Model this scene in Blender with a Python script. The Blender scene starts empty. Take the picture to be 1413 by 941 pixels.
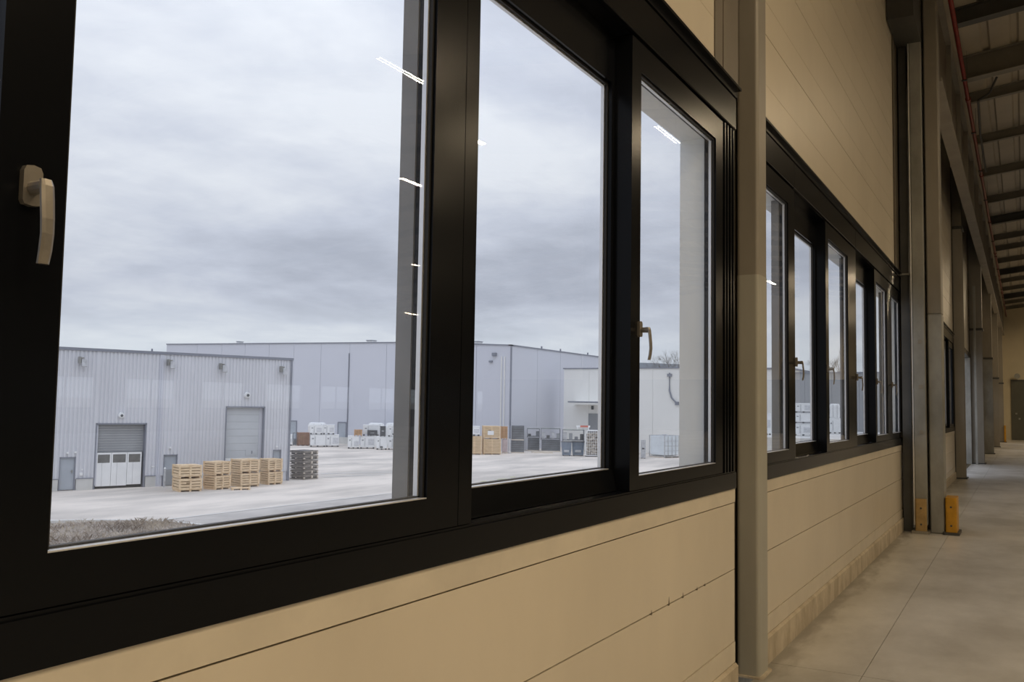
import bpy, bmesh, math, random
from mathutils import Vector, Matrix, noise
random.seed(7)
C = bpy.context.scene.collection
scn = bpy.context.scene

# ------------------------------------------------------------------ camera
cam_d = bpy.data.cameras.new('camera'); cam = bpy.data.objects.new('camera', cam_d); C.objects.link(cam)
cam_d.sensor_fit = 'HORIZONTAL'; cam_d.sensor_width = 36.0; cam_d.lens = 36.0 * 1265.0 / 1413.0
cam_d.clip_start = 0.05; cam_d.clip_end = 1000
R = ((0.4859, 0.0683, 0.8713), (-0.8738, 0.0197, 0.4858), (0.0161, -0.9975, 0.0693))
cam.matrix_world = Matrix(((R[0][0], -R[0][1], -R[0][2], 0), (R[1][0], -R[1][1], -R[1][2], 0), (R[2][0], -R[2][1], -R[2][2], 1.6), (0, 0, 0, 1)))
scn.camera = cam

# ------------------------------------------------------------------ exposure
vs = scn.view_settings
scn.display_settings.display_device = 'sRGB'
vs.view_transform = 'Standard'; vs.look = 'None'; vs.exposure = 0.0; vs.gamma = 1.0; vs.use_curve_mapping = False
scn.cycles.use_denoising = True
scn.cycles.max_bounces = 10; scn.cycles.diffuse_bounces = 5; scn.cycles.glossy_bounces = 5
scn.cycles.transparent_max_bounces = 24; scn.cycles.sample_clamp_indirect = 6.0
scn.cycles.caustics_reflective = False; scn.cycles.caustics_refractive = False

# ------------------------------------------------------------------ overcast sky
W = bpy.data.worlds.new('overcast_sky'); scn.world = W; W.use_nodes = True
nt = W.node_tree; nt.nodes.clear()
def wn(t, **k):
    n = nt.nodes.new(t)
    for a, b in k.items(): setattr(n, a, b)
    return n
wl = nt.links.new
w_out = wn('ShaderNodeOutputWorld'); w_bg = wn('ShaderNodeBackground'); w_tc = wn('ShaderNodeTexCoord'); w_sx = wn('ShaderNodeSeparateXYZ')
wl(w_tc.outputs['Generated'], w_sx.inputs[0])
def wm(op, a, b=None, clamp=False):
    n = wn('ShaderNodeMath', operation=op, use_clamp=clamp)
    for i, v in enumerate((a, b)):
        if v is None: continue
        if isinstance(v, (int, float)): n.inputs[i].default_value = v
        else: wl(v, n.inputs[i])
    return n.outputs[0]
zc = wm('MAXIMUM', w_sx.outputs[2], 0.0)
den = wm('ADD', zc, 0.16)
cx = wm('DIVIDE', w_sx.outputs[0], den); cy = wm('DIVIDE', w_sx.outputs[1], den)
w_cb = wn('ShaderNodeCombineXYZ'); wl(cx, w_cb.inputs[0]); wl(cy, w_cb.inputs[1])
def wnoise(scale, detail, rough, dist, vec, off):
    m = wn('ShaderNodeMapping'); m.inputs['Location'].default_value = off
    wl(vec, m.inputs['Vector'])
    n = wn('ShaderNodeTexNoise'); n.inputs['Scale'].default_value = scale; n.inputs['Detail'].default_value = detail
    n.inputs['Roughness'].default_value = rough; n.inputs['Distortion'].default_value = dist
    wl(m.outputs[0], n.inputs['Vector']); return n.outputs[0]
n1 = wnoise(0.48, 6, 0.55, 0.3, w_cb.outputs[0], (3.1, 1.7, 0.0))
n2 = wnoise(1.9, 5, 0.6, 0.2, w_cb.outputs[0], (7.4, 2.2, 0.0))
cl = wm('ADD', wm('MULTIPLY', n1, 0.68), wm('MULTIPLY', n2, 0.32))
w_cr = wn('ShaderNodeValToRGB'); wl(cl, w_cr.inputs[0])
e = w_cr.color_ramp.elements
e[0].position = 0.40; e[0].color = (0.355, 0.385, 0.46, 1)
e[1].position = 0.61; e[1].color = (0.615, 0.645, 0.70, 1)
m_ = e.new(0.5); m_.color = (0.465, 0.50, 0.585, 1)
# the gradient of an overcast sky: a pale band at the horizon, a little brighter towards the zenith
hz = wm('SUBTRACT', 1.0, wm('MULTIPLY', zc, 9.0), clamp=True)
w_mx = wn('ShaderNodeMix', data_type='RGBA'); wl(wm('MULTIPLY', hz, 0.55), w_mx.inputs[0]); wl(w_cr.outputs[0], w_mx.inputs[6]); w_mx.inputs[7].default_value = (0.76, 0.83, 0.86, 1)
below = wm('GREATER_THAN', 0.0, w_sx.outputs[2])
w_m2 = wn('ShaderNodeMix', data_type='RGBA'); wl(below, w_m2.inputs[0]); wl(w_mx.outputs[2], w_m2.inputs[6]); w_m2.inputs[7].default_value = (0.35, 0.35, 0.34, 1)
wl(w_m2.outputs[2], w_bg.inputs[0]); wl(wm('ADD', wm('ADD', wm('MULTIPLY', zc, 0.35), wm('MULTIPLY', wm('MULTIPLY', zc, zc), 1.8)), 1.22), w_bg.inputs[1])
wl(w_bg.outputs[0], w_out.inputs[0])

# ------------------------------------------------------------------ strip lights of the hall, some added unseen for brightness: where they hang (built further down)
LAMP_POWER = 84.0
LAMP_COLOR = (1.0, 0.79, 0.52)
LAMPS = [(1.2, -3.2), (1.4, -5.9), (-9, -3.2), (-2.2, -3.2), (4.6, -3.2), (17.3, -3.2), (40, -3.2), (46, -3.2), (52, -3.2), (57, -3.2),  # first pair and far rows are unseen, added to brighten wall and far end
         (-9, -5.9), (-2, -5.9), (5, -5.9), (12, -5.9), (15.6, -6.7), (40, -6.5), (52, -6.5),
         (-9, -10.2), (-2, -10.2), (5, -10.2), (18.5, -10.2), (48, -10.2), (58, -7.5),
         (-6, -16), (4, -16), (30, -18), (46, -29.8)]
LAMP_Z = 7.0

# ------------------------------------------------------------------ materials
MATS = {}
def mat(name, col, rough=0.6, metal=0.0, spec=0.5, var=0.0, vscale=4.0, stretch=(1, 1, 1), bump=0.0, bscale=60.0, col2=None, rvar=0.0, detail=5.0, ramp=(0.35, 0.65)):
    """principled surface whose colour wanders between col and col2 with an object-space noise"""
    m = bpy.data.materials.new(name); m.use_nodes = True; t = m.node_tree; b = t.nodes['Principled BSDF']
    b.inputs['Roughness'].default_value = rough; b.inputs['Metallic'].default_value = metal
    b.inputs['Specular IOR Level'].default_value = spec
    tc = t.nodes.new('ShaderNodeTexCoord'); mp = t.nodes.new('ShaderNodeMapping'); mp.inputs['Scale'].default_value = stretch
    t.links.new(tc.outputs['Object'], mp.inputs['Vector'])
    n = t.nodes.new('ShaderNodeTexNoise'); n.inputs['Scale'].default_value = vscale; n.inputs['Detail'].default_value = detail; n.inputs['Roughness'].default_value = 0.62
    t.links.new(mp.outputs[0], n.inputs['Vector'])
    r = t.nodes.new('ShaderNodeValToRGB'); t.links.new(n.outputs[0], r.inputs[0])
    c2 = col2 or tuple(max(0, c * (1 - var)) for c in col)
    r.color_ramp.elements[0].position = ramp[0]; r.color_ramp.elements[0].color = (*c2, 1)
    r.color_ramp.elements[1].position = ramp[1]; r.color_ramp.elements[1].color = (*col, 1)
    t.links.new(r.outputs[0], b.inputs['Base Color'])
    if rvar:
        mr = t.nodes.new('ShaderNodeMapRange'); mr.inputs[3].default_value = rough + rvar; mr.inputs[4].default_value = max(0.05, rough - rvar)
        t.links.new(n.outputs[0], mr.inputs[0]); t.links.new(mr.outputs[0], b.inputs['Roughness'])
    if bump:
        n2 = t.nodes.new('ShaderNodeTexNoise'); n2.inputs['Scale'].default_value = bscale; n2.inputs['Detail'].default_value = 4
        t.links.new(mp.outputs[0], n2.inputs['Vector'])
        bp = t.nodes.new('ShaderNodeBump'); bp.inputs['Strength'].default_value = bump; bp.inputs['Distance'].default_value = 0.01
        t.links.new(n2.outputs[0], bp.inputs['Height']); t.links.new(bp.outputs[0], b.inputs['Normal'])
    MATS[name] = m; return m
def glass_mat(name, base, tint):
    """thin pane: clear transmission plus a Schlick mirror that grows at grazing angles"""
    m = bpy.data.materials.new(name); m.use_nodes = True; t = m.node_tree; t.nodes.clear()
    o = t.nodes.new('ShaderNodeOutputMaterial'); tr = t.nodes.new('ShaderNodeBsdfTransparent'); tr.inputs[0].default_value = (*tint, 1)
    g = t.nodes.new('ShaderNodeBsdfGlossy'); g.inputs['Roughness'].default_value = 0.004; g.inputs[0].default_value = (1, 1, 1, 1)
    lw = t.nodes.new('ShaderNodeLayerWeight'); lw.inputs[0].default_value = 0.5
    p = t.nodes.new('ShaderNodeMath'); p.operation = 'POWER'; t.links.new(lw.outputs['Facing'], p.inputs[0]); p.inputs[1].default_value = 5.0
    a = t.nodes.new('ShaderNodeMath'); a.operation = 'MULTIPLY_ADD'; t.links.new(p.outputs[0], a.inputs[0]); a.inputs[1].default_value = 0.6; a.inputs[2].default_value = base
    # a thin film of dust scatters a few percent of the daylight
    du = t.nodes.new('ShaderNodeBsdfTranslucent'); du.inputs[0].default_value = (0.9, 0.9, 0.9, 1); dm = t.nodes.new('ShaderNodeMixShader')
    gc = t.nodes.new('ShaderNodeTexCoord'); gn = t.nodes.new('ShaderNodeTexNoise'); gn.inputs['Scale'].default_value = 2.2; gn.inputs['Detail'].default_value = 5; t.links.new(gc.outputs['Object'], gn.inputs['Vector'])
    gm = t.nodes.new('ShaderNodeMapRange'); gm.inputs[1].default_value = 0.35; gm.inputs[2].default_value = 0.7; gm.inputs[3].default_value = 0.02; gm.inputs[4].default_value = 0.075; t.links.new(gn.outputs[0], gm.inputs[0])
    t.links.new(gm.outputs[0], dm.inputs[0]); t.links.new(tr.outputs[0], dm.inputs[1]); t.links.new(du.outputs[0], dm.inputs[2]); tr = dm
    mx = t.nodes.new('ShaderNodeMixShader'); t.links.new(a.outputs[0], mx.inputs[0]); t.links.new(tr.outputs[0], mx.inputs[1]); t.links.new(g.outputs[0], mx.inputs[2])
    t.links.new(mx.outputs[0], o.inputs[0]); MATS[name] = m; return m

ALU = mat('black_aluminium', (0.0055, 0.0062, 0.008), 0.20, 0.0, 0.11, 0.15, 1.0, rvar=0.02)
ALU_OUT = mat('dark_grey_aluminium', (0.23, 0.235, 0.24), 0.45, 0.0, 0.5, 0.15, 5.0)
SPACER_GLINT = mat('bright_spacer_and_glint', (0.82, 0.83, 0.85), 0.35, 0.6, 0.5, 0.05)  # metal of the spacers, also the painted highlights on bead and channel edge
GASKET = mat('black_gasket', (0.012, 0.012, 0.013), 0.6)
REVEAL = mat('pale_reveal_sheet', (0.80, 0.83, 0.83), 0.45, 0.0, 0.5, 0.12, 2.0, (1, 1, 0.3))
HANDLE = mat('bronze_handle_metal', (0.30, 0.275, 0.24), 0.35, 0.6, 0.5, 0.12, 30.0)
PANE = glass_mat('window_glass', 0.075, (0.975, 0.982, 0.982))
CREAM = mat('cream_wall_panel', (0.67, 0.60, 0.485), 0.33, 0.0, 0.4, 0.10, 0.8, (1, 1, 0.5), 0.03, 9.0, rvar=0.06)
CREAM_D = mat('cream_flashing', (0.66, 0.595, 0.485), 0.42, 0.0, 0.4, 0.12, 3.0)
JOINT = mat('dark_panel_joint', (0.11, 0.085, 0.06), 0.8)
PLINTH = mat('bare_concrete_plinth', (0.58, 0.51, 0.40), 0.85, 0.0, 0.2, 0.0, 5.0, (1, 1, .5), 0.5, 40.0, col2=(0.40, 0.34, 0.255))
STRIP = mat('brown_grey_flashing', (0.17, 0.145, 0.115), 0.45, 0.0, 0.5, 0.2, 2.0)
STEEL = mat('grey_painted_steel', (0.31, 0.285, 0.245), 0.42, 0.1, 0.5, 0.0, 1.3, (1, 1, 0.35), 0.05, 20.0, col2=(0.24, 0.22, 0.185), rvar=0.08)
STEEL_L = mat('grey_steel_lower_coat', (0.43, 0.42, 0.37), 0.45, 0.05, 0.5, 0.0, 1.3, (1, 1, 0.35), 0.05, 20.0, col2=(0.34, 0.33, 0.285))
STEEL_B = mat('scuffed_galvanised_steel', (0.38, 0.38, 0.355), 0.5, 0.2, 0.5, 0.0, 1.5, (1, 1, 0.6), 0.1, 12.0, col2=(0.23, 0.23, 0.21), rvar=0.1)
DARKST = mat('dark_grey_steel', (0.075, 0.075, 0.072), 0.5, 0.1, 0.5, 0.3, 2.0)
YELLOW = mat('yellow_guard_paint', (0.60, 0.30, 0.015), 0.45, 0.0, 0.5, 0.25, 6.0)
FADED = mat('faded_guard_paint', (0.48, 0.32, 0.13), 0.6, 0.0, 0.4, 0.3, 7.0)
FLOOR = mat('worn_concrete_floor', (0.62, 0.60, 0.56), 0.36, 0.0, 0.5, 0.0, 0.42, (1.0, 1.5, 1.0), 0.08, 30.0, col2=(0.37, 0.35, 0.31), rvar=0.16, detail=9.0, ramp=(0.38, 0.60))
def floor_grime(m):
    """a band of ground-in dirt along the foot of the left wall, ragged like the photograph's"""
    t = m.node_tree; b = t.nodes['Principled BSDF']; src = b.inputs['Base Color'].links[0].from_socket
    tc = t.nodes.new('ShaderNodeTexCoord'); sp = t.nodes.new('ShaderNodeSeparateXYZ'); t.links.new(tc.outputs['Object'], sp.inputs[0])
    mp = t.nodes.new('ShaderNodeMapping'); mp.inputs['Scale'].default_value = (3.0, 9.0, 1.0); t.links.new(tc.outputs['Object'], mp.inputs[0])
    n = t.nodes.new('ShaderNodeTexNoise'); n.inputs['Scale'].default_value = 1.0; n.inputs['Detail'].default_value = 6; t.links.new(mp.outputs[0], n.inputs['Vector'])
    def mth(op, a, c):
        q = t.nodes.new('ShaderNodeMath'); q.operation = op
        for i, v in enumerate((a, c)):
            if isinstance(v, float): q.inputs[i].default_value = v
            else: t.links.new(v, q.inputs[i])
        return q.outputs[0]
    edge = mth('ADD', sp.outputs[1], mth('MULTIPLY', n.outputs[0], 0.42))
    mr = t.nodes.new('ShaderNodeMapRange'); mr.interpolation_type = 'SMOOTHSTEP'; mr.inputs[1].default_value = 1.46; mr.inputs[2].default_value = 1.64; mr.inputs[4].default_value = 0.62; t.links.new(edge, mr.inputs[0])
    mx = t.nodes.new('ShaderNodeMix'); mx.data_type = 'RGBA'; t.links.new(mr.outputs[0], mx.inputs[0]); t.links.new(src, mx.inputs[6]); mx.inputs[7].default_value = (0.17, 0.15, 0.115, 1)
    t.links.new(mx.outputs[2], b.inputs['Base Color'])
floor_grime(FLOOR)
DECK = mat('roof_deck_sheet', (0.42, 0.375, 0.30), 0.5, 0.0, 0.4, 0.15, 1.2)
PURLIN = mat('purlin_steel', (0.20, 0.185, 0.155), 0.5, 0.0, 0.5, 0.2, 2.0)
RED = mat('red_pipe_paint', (0.22, 0.02, 0.013), 0.4, 0.0, 0.5, 0.3, 4.0)
ENDWALL = mat('ochre_end_wall', (0.62, 0.55, 0.40), 0.6, 0.0, 0.4, 0.1, 0.6)
WAINSCOT = mat('dark_olive_wainscot', (0.11, 0.11, 0.09), 0.5, 0.0, 0.4, 0.15, 1.0)
HALLWALL = mat('hall_wall_sheet', (0.33, 0.30, 0.25), 0.6, 0.0, 0.4, 0.15, 0.5)
PAPER = mat('scuffed_white_board', (0.62, 0.61, 0.57), 0.5, 0.0, 0.4, 0.0, 4.0, col2=(0.34, 0.32, 0.28), ramp=(0.40, 0.50))

# ------------------------------------------------------------------ mesh helpers
ORG = {}
class MB:
    def __init__(s): s.v = []; s.f = []
    def box(s, x0, x1, y0, y1, z0, z1):
        n = len(s.v)
        s.v += [(x0, y0, z0), (x1, y0, z0), (x1, y1, z0), (x0, y1, z0), (x0, y0, z1), (x1, y0, z1), (x1, y1, z1), (x0, y1, z1)]
        s.f += [tuple(n + i for i in q) for q in ((3, 2, 1, 0), (4, 5, 6, 7), (0, 1, 5, 4), (1, 2, 6, 5), (2, 3, 7, 6), (3, 0, 4, 7))]
        return s
    def quad(s, a, b, c, d):
        n = len(s.v); s.v += [a, b, c, d]; s.f.append((n, n + 1, n + 2, n + 3)); return s
    def prism(s, ring0, ring1, caps=True):
        n = len(s.v); k = len(ring0); s.v += list(ring0) + list(ring1)
        for i in range(k):
            j = (i + 1) % k; s.f.append((n + i, n + j, n + k + j, n + k + i))
        if caps: s.f.append(tuple(n + i for i in reversed(range(k)))); s.f.append(tuple(n + k + i for i in range(k)))
        return s
    def tube(s, pts, rad, k=8, caps=True, flat=1.0):
        """swept tube; rad a number or one per point; flat squeezes the section in its second axis"""
        pts = [Vector(p) for p in pts]; rings = []
        up = Vector((0, 0, 1))
        for i, p in enumerate(pts):
            d = (pts[min(i + 1, len(pts) - 1)] - pts[max(i - 1, 0)]).normalized()
            a = d.cross(up)
            if a.length < 0.05: a = d.cross(Vector((0, 1, 0)))
            a.normalize(); b = d.cross(a).normalized(); r = rad[i] if isinstance(rad, (list, tuple)) else rad
            rings.append([p + (a * math.cos(t) + b * math.sin(t) * flat) * r for t in (2 * math.pi * j / k for j in range(k))])
        n = len(s.v)
        for r_ in rings: s.v += [tuple(q) for q in r_]
        for i in range(len(rings) - 1):
            for j in range(k):
                j2 = (j + 1) % k; s.f.append((n + i * k + j, n + i * k + j2, n + (i + 1) * k + j2, n + (i + 1) * k + j))
        if caps:
            s.f.append(tuple(n + j for j in reversed(range(k)))); e_ = n + (len(rings) - 1) * k; s.f.append(tuple(e_ + j for j in range(k)))
        return s
    def build(s, name, m, parent=None, kind=None, bevel=0.0, smooth=False, label=None):
        o_ = ORG.get(parent.name, (0, 0, 0)) if parent else (0, 0, 0)
        me = bpy.data.meshes.new(name); me.from_pydata([(a - o_[0], b - o_[1], c - o_[2]) for a, b, c in s.v], [], s.f)
        bm = bmesh.new(); bm.from_mesh(me); bmesh.ops.recalc_face_normals(bm, faces=bm.faces)
        if bevel: bmesh.ops.bevel(bm, geom=list(bm.edges), offset=bevel, segments=1, affect='EDGES', clamp_overlap=True)
        bm.to_mesh(me); bm.free()
        if smooth:
            for p in me.polygons: p.use_smooth = True
        me.materials.append(m)
        o = bpy.data.objects.new(name, me); C.objects.link(o)
        if parent: o.parent = parent
        ORG[o.name] = o_
        if kind: o['kind'] = kind
        if label: o['label'] = label
        return o
def tag(o, label, cat=None, group=None, kind=None):
    o['label'] = label
    if cat: o['category'] = cat
    if group: o['group'] = group
    if kind: o['kind'] = kind
    return o
def thing(name, label, cat, loc=(0, 0, 0), rz=0.0, group=None, kind=None):
    o = bpy.data.objects.new(name, None); C.objects.link(o); o.empty_display_size = 0.2
    o.location = loc; o.rotation_euler = (0, 0, rz)
    ORG[o.name] = tuple(loc) if rz == 0 else (0, 0, 0)
    return tag(o, label, cat, group, kind)
def inst(o, parent, loc):
    """another piece that shares the mesh of o, shifted by loc in the parent's space"""
    c = o.copy(); C.objects.link(c); c.parent = parent; c.location = Vector(o.location) + Vector(loc); return c

# ------------------------------------------------------------------ the hall: floor, walls, roof
YW = 1.45            # inner face of the left wall
YO = 1.64            # its outer face
XB, XE = -14.0, 62.0  # back and far end of the hall
YR = -34.0
fl = thing('floor', 'worn grey concrete slab floor of the hall', 'floor', kind='structure')
MB().box(XB, XE, YR, 1.43, -0.30, -0.012).build('floor_bed', JOINT, fl)
xs = [XB, -6.0, -0.02, 5.98, 11.98, 18.4, 24.9, 32.1, 38, 46, 54, XE]; ys = [YR, -28, -22, -16, -10.2, -5.1, 0.88, 1.43]
for i in range(len(xs) - 1):
    for j in range(len(ys) - 1):
        MB().box(xs[i] + .003, xs[i + 1] - .003, ys[j] + (.002 if j else 0), ys[j + 1] - .002, -0.02, 0.0).build('floor_slab', FLOOR, fl)
wl_ = thing('wall_left', 'cream insulated panel wall with concrete plinth below the windows', 'wall', kind='structure')
BAYS = [(-3.1, 5.235), (5.90, 13.72), (14.35, 24.45)]
LATE = [(32.6, 39.6), (41.0, 47.5), (49.5, 55.5)]
Z_SILL, Z_HEAD = 1.147, 3.468
def lower_panels(x0, x1):
    MB().box(x0, x1, YW + .012, YO, 0.0, Z_SILL - .004).build('wall_core', JOINT, wl_)
    for z0, z1 in ((0.292, 0.688), (0.694, 1.062)):
        MB().box(x0, x1, YW, YW + .03, z0, z1).build('wall_panel', CREAM, wl_)
    MB().box(x0, x1, YW - .004, YW + .03, 1.068, Z_SILL - .001).build('sill_flashing', CREAM_D, wl_)
    MB().box(x0, x1, YW - .004, YW + .03, 0.176, 0.288).build('base_flashing', CREAM_D, wl_)
    p = MB(); y1 = YW - .022
    p.prism([(x0, YO, 0), (x0, y1, 0), (x0, y1, .158), (x0, y1 + .016, .172), (x0, YO, .172)], [(x1, YO, 0), (x1, y1, 0), (x1, y1, .158), (x1, y1 + .016, .172), (x1, YO, .172)])
    p.build('concrete_plinth', PLINTH, wl_)
def upper_panels(x0, x1, z0=Z_HEAD):
    MB().box(x0, x1, YW + .012, YO, z0 + .004, 7.9).build('wall_core', JOINT, wl_)
    MB().box(x0, x1, YW - .003, YW + .03, z0 + .002, z0 + .062).build('head_flashing', CREAM_D, wl_)
    z = z0 + .068; first = True
    while z < 7.8:
        z1 = 4.086 if first and z0 == Z_HEAD else z + .594
        zm = z + (z1 - z) * .38
        b = MB()   # one panel with a shallow drawn line along its middle
        for a, c, yy in ((z, zm - .002, YW), (zm - .002, zm + .002, YW + .0015), (zm + .002, z1 - .003, YW)):
            b.box(x0, x1, yy, YW + .03, a, c)
        b.build('wall_panel', CREAM, wl_); z = z1 + .003; first = False
lower_panels(*BAYS[0]); upper_panels(BAYS[0][0], 4.83)
lower_panels(*BAYS[1]); upper_panels(5.90, 12.92)
lower_panels(*BAYS[2]); upper_panels(14.35, 24.45)
for a, b in LATE: lower_panels(a, b); upper_panels(a, b)
upper_panels(25.1, 32.0, 3.42)
# plain stretches: behind the camera, beyond the last bays, and the gaps where the columns stand
def plain(x0, x1, m=CREAM, y=YW, name='wall_panel', z0=0.0, z1=7.9):
    return MB().box(x0, x1, y, YO, z0, z1).build(name, m, wl_)
plain(XB, -3.1); plain(39.6, 41.0); plain(47.5, 49.5); plain(55.5, XE)
for a, b in ((5.235, 5.90), (13.72, 14.35), (24.45, 25.1), (32.0, 32.6)): plain(a, b, STRIP, YW + .10, 'column_recess')
# brown grey flashings over the bay joints
f1 = MB().box(4.835, 5.30, YW - .006, YW + .12, Z_HEAD + .004, 7.9).box(4.98, 4.995, YW - .011, YW, Z_HEAD + .004, 7.9)
f1.build('joint_flashing', STRIP, wl_)
f2 = MB().box(12.925, 14.34, YW - .006, YW + .12, Z_HEAD + .004, 7.9).box(12.925, 12.96, YW - .02, YW, Z_HEAD + .004, 7.9)
f2.build('joint_flashing', STRIP, wl_)
# nicks along the panel joint of the first bay
nk = MB()
for x, h in ((3.90, .016), (4.13, .034), (4.33, .02), (4.55, .012), (4.68, .008)):
    z = .691
    nk.prism([(x - .009, YW - .001, z - .006), (x + .009, YW - .001, z - .006), (x, YW - .001, z + h)], [(x - .009, YW + .01, z - .006), (x + .009, YW + .01, z - .006), (x, YW + .01, z + h)])
nk.build('chipped_spots', JOINT, wl_, kind='stuff')

# far end wall, right wall, back wall
we = thing('wall_far', 'ochre end wall with dark olive wainscot at the far end', 'wall', (XE, 0, 0), kind='structure')
MB().box(XE, XE + .3, YR, YO, 0, 12).build('wall_sheet', ENDWALL, we)
MB().box(XE - .06, XE, YR, .62, 0, 3.45).build('wainscot', WAINSCOT, we)
MB().box(XE - .09, XE, YR, .62, 3.45, 3.55).build('rail', DARKST, we)
for y, z in ((.36, 1.55), (.20, 1.25), (-.1, 1.9)): MB().box(XE - .12, XE - .06, y - .05, y + .05, z - .05, z + .05).build('switch_plate', STEEL_B, we)
mi = MB(); mi.tube([(XE - .45, .28, 3.75), (XE - .30, .28, 3.75), (XE - .09, .28, 3.6)], [.16, .10, .03], 12); mi.build('alarm_bell', STEEL_B, we)
wr = thing('wall_right', 'grey brown sheet wall on the far side of the hall', 'wall', (0, YR, 0), kind='structure')
MB().box(XB, XE, YR - .3, YR, 0, 1.1).build('wall_sheet', HALLWALL, wr)
MB().box(XB, XE, YR - .3, YR, 2.6, 12).build('wall_sheet', HALLWALL, wr)
x = XB; k = 0
while x < XE:
    MB().box(x, min(x + 1.6, XE), YR - .3, YR, 1.1, 2.6).build('wall_pier', HALLWALL, wr)
    if x + 4.6 <= XE:
        k += 1
        w_ = tag(bpy.data.objects.new('window_%d' % (k + 10), None), 'bright low window in the opposite hall wall, mirrored in the panes', 'window', 'windows of the opposite wall', 'structure'); C.objects.link(w_)
        w_.location = (x + 1.6, YR, 1.1); ORG[w_.name] = (x + 1.6, YR, 1.1)
        MB().quad((x + 1.6, YR - .15, 1.1), (x + 4.6, YR - .15, 1.1), (x + 4.6, YR - .15, 2.6), (x + 1.6, YR - .15, 2.6)).build('pane', PANE, w_)
        MB().box(x + 1.6, x + 4.6, YR - .18, YR - .12, 1.1, 1.17).box(x + 1.6, x + 4.6, YR - .18, YR - .12, 2.53, 2.6).box(x + 3.07, x + 3.13, YR - .18, YR - .12, 1.17, 2.53).build('frame', ALU, w_)
    x += 4.6
wb = thing('wall_back', 'grey brown sheet wall behind the viewer', 'wall', (XB, 0, 0), kind='structure')
MB().box(XB - .3, XB, YR, YO, 0, 12).build('wall_sheet', HALLWALL, wb)

# roof: ribbed deck on purlins that rise away from the wall
ce = thing('ceiling', 'ribbed beige roof deck carried on grey purlins', 'ceiling', kind='structure')
def zr(y): return 7.72 + .12 * (.63 - y) if y > -15.6 else 7.72 + .12 * 16.23 - .12 * (-15.6 - y)
prof = []; y = 1.66; step = 0.43
while y > YR - .3:
    for dy, dz in ((0, 0), (.29, 0), (.32, .045), (.40, .045)): prof.append((y - dy, zr(y - dy) + .10 + dz))
    y -= step
dk = MB(); n = len(prof)
dk.v = [(XB - .3, a, b) for a, b in prof] + [(XE + .3, a, b) for a, b in prof]
dk.f = [(i, i + 1, n + i + 1, n + i) for i in range(n - 1)]
dk.build('roof_deck', DECK, ce)
dk2 = MB(); dk2.v = [(XB - .4, 2.2, 8.1), (XE + .4, 2.2, 8.1), (XE + .4, -15.6, 10.3), (XB - .4, -15.6, 10.3), (XE + .4, YR - .5, 8.3), (XB - .4, YR - .5, 8.3)]; dk2.f = [(0, 1, 2, 3), (3, 2, 4, 5)]
dk2.build('roof_skin', DARKST, ce)
BEAMS = [(-10, 0), (-6.8, 0), (-3.6, 0), (-.4, 0), (2.8, 0), (6.0, 0), (9.2, 0), (12.3, 0), (15.35, 1), (17.55, 2), (19.6, 0), (22.75, 0), (26.0, 0), (29.4, 0), (32.55, 1), (36.0, 0), (38.4, 0), (41.6, 0), (44.8, 1), (48, 0), (51.2, 0), (54.4, 1), (57.6, 0), (60.6, 0)]
def ibeam(x, h, w, ya, yb, m, name):
    b = MB(); t = .018
    for x0, x1, d0, d1 in ((x - w, x + w, -h, -h + t), (x - w, x + w, -t, 0), (x - .008, x + .008, -h, 0)):
        b.prism([(x0, ya, zr(ya) + .098 + d0), (x1, ya, zr(ya) + .098 + d0), (x1, ya, zr(ya) + .098 + d1), (x0, ya, zr(ya) + .098 + d1)],
                [(x0, yb, zr(yb) + .098 + d0), (x1, yb, zr(yb) + .098 + d0), (x1, yb, zr(yb) + .098 + d1), (x0, yb, zr(yb) + .098 + d1)])
    return b.build(name, m, ce)
for x, ty in BEAMS:
    h, w, m = ((.20, .06, PURLIN), (.26, .10, DARKST), (.42, .11, PURLIN))[ty]
    ibeam(x, h, w, .80, -15.6, m, 'purlin'); ibeam(x, h, w, -15.6, YR, m, 'purlin')

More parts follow.
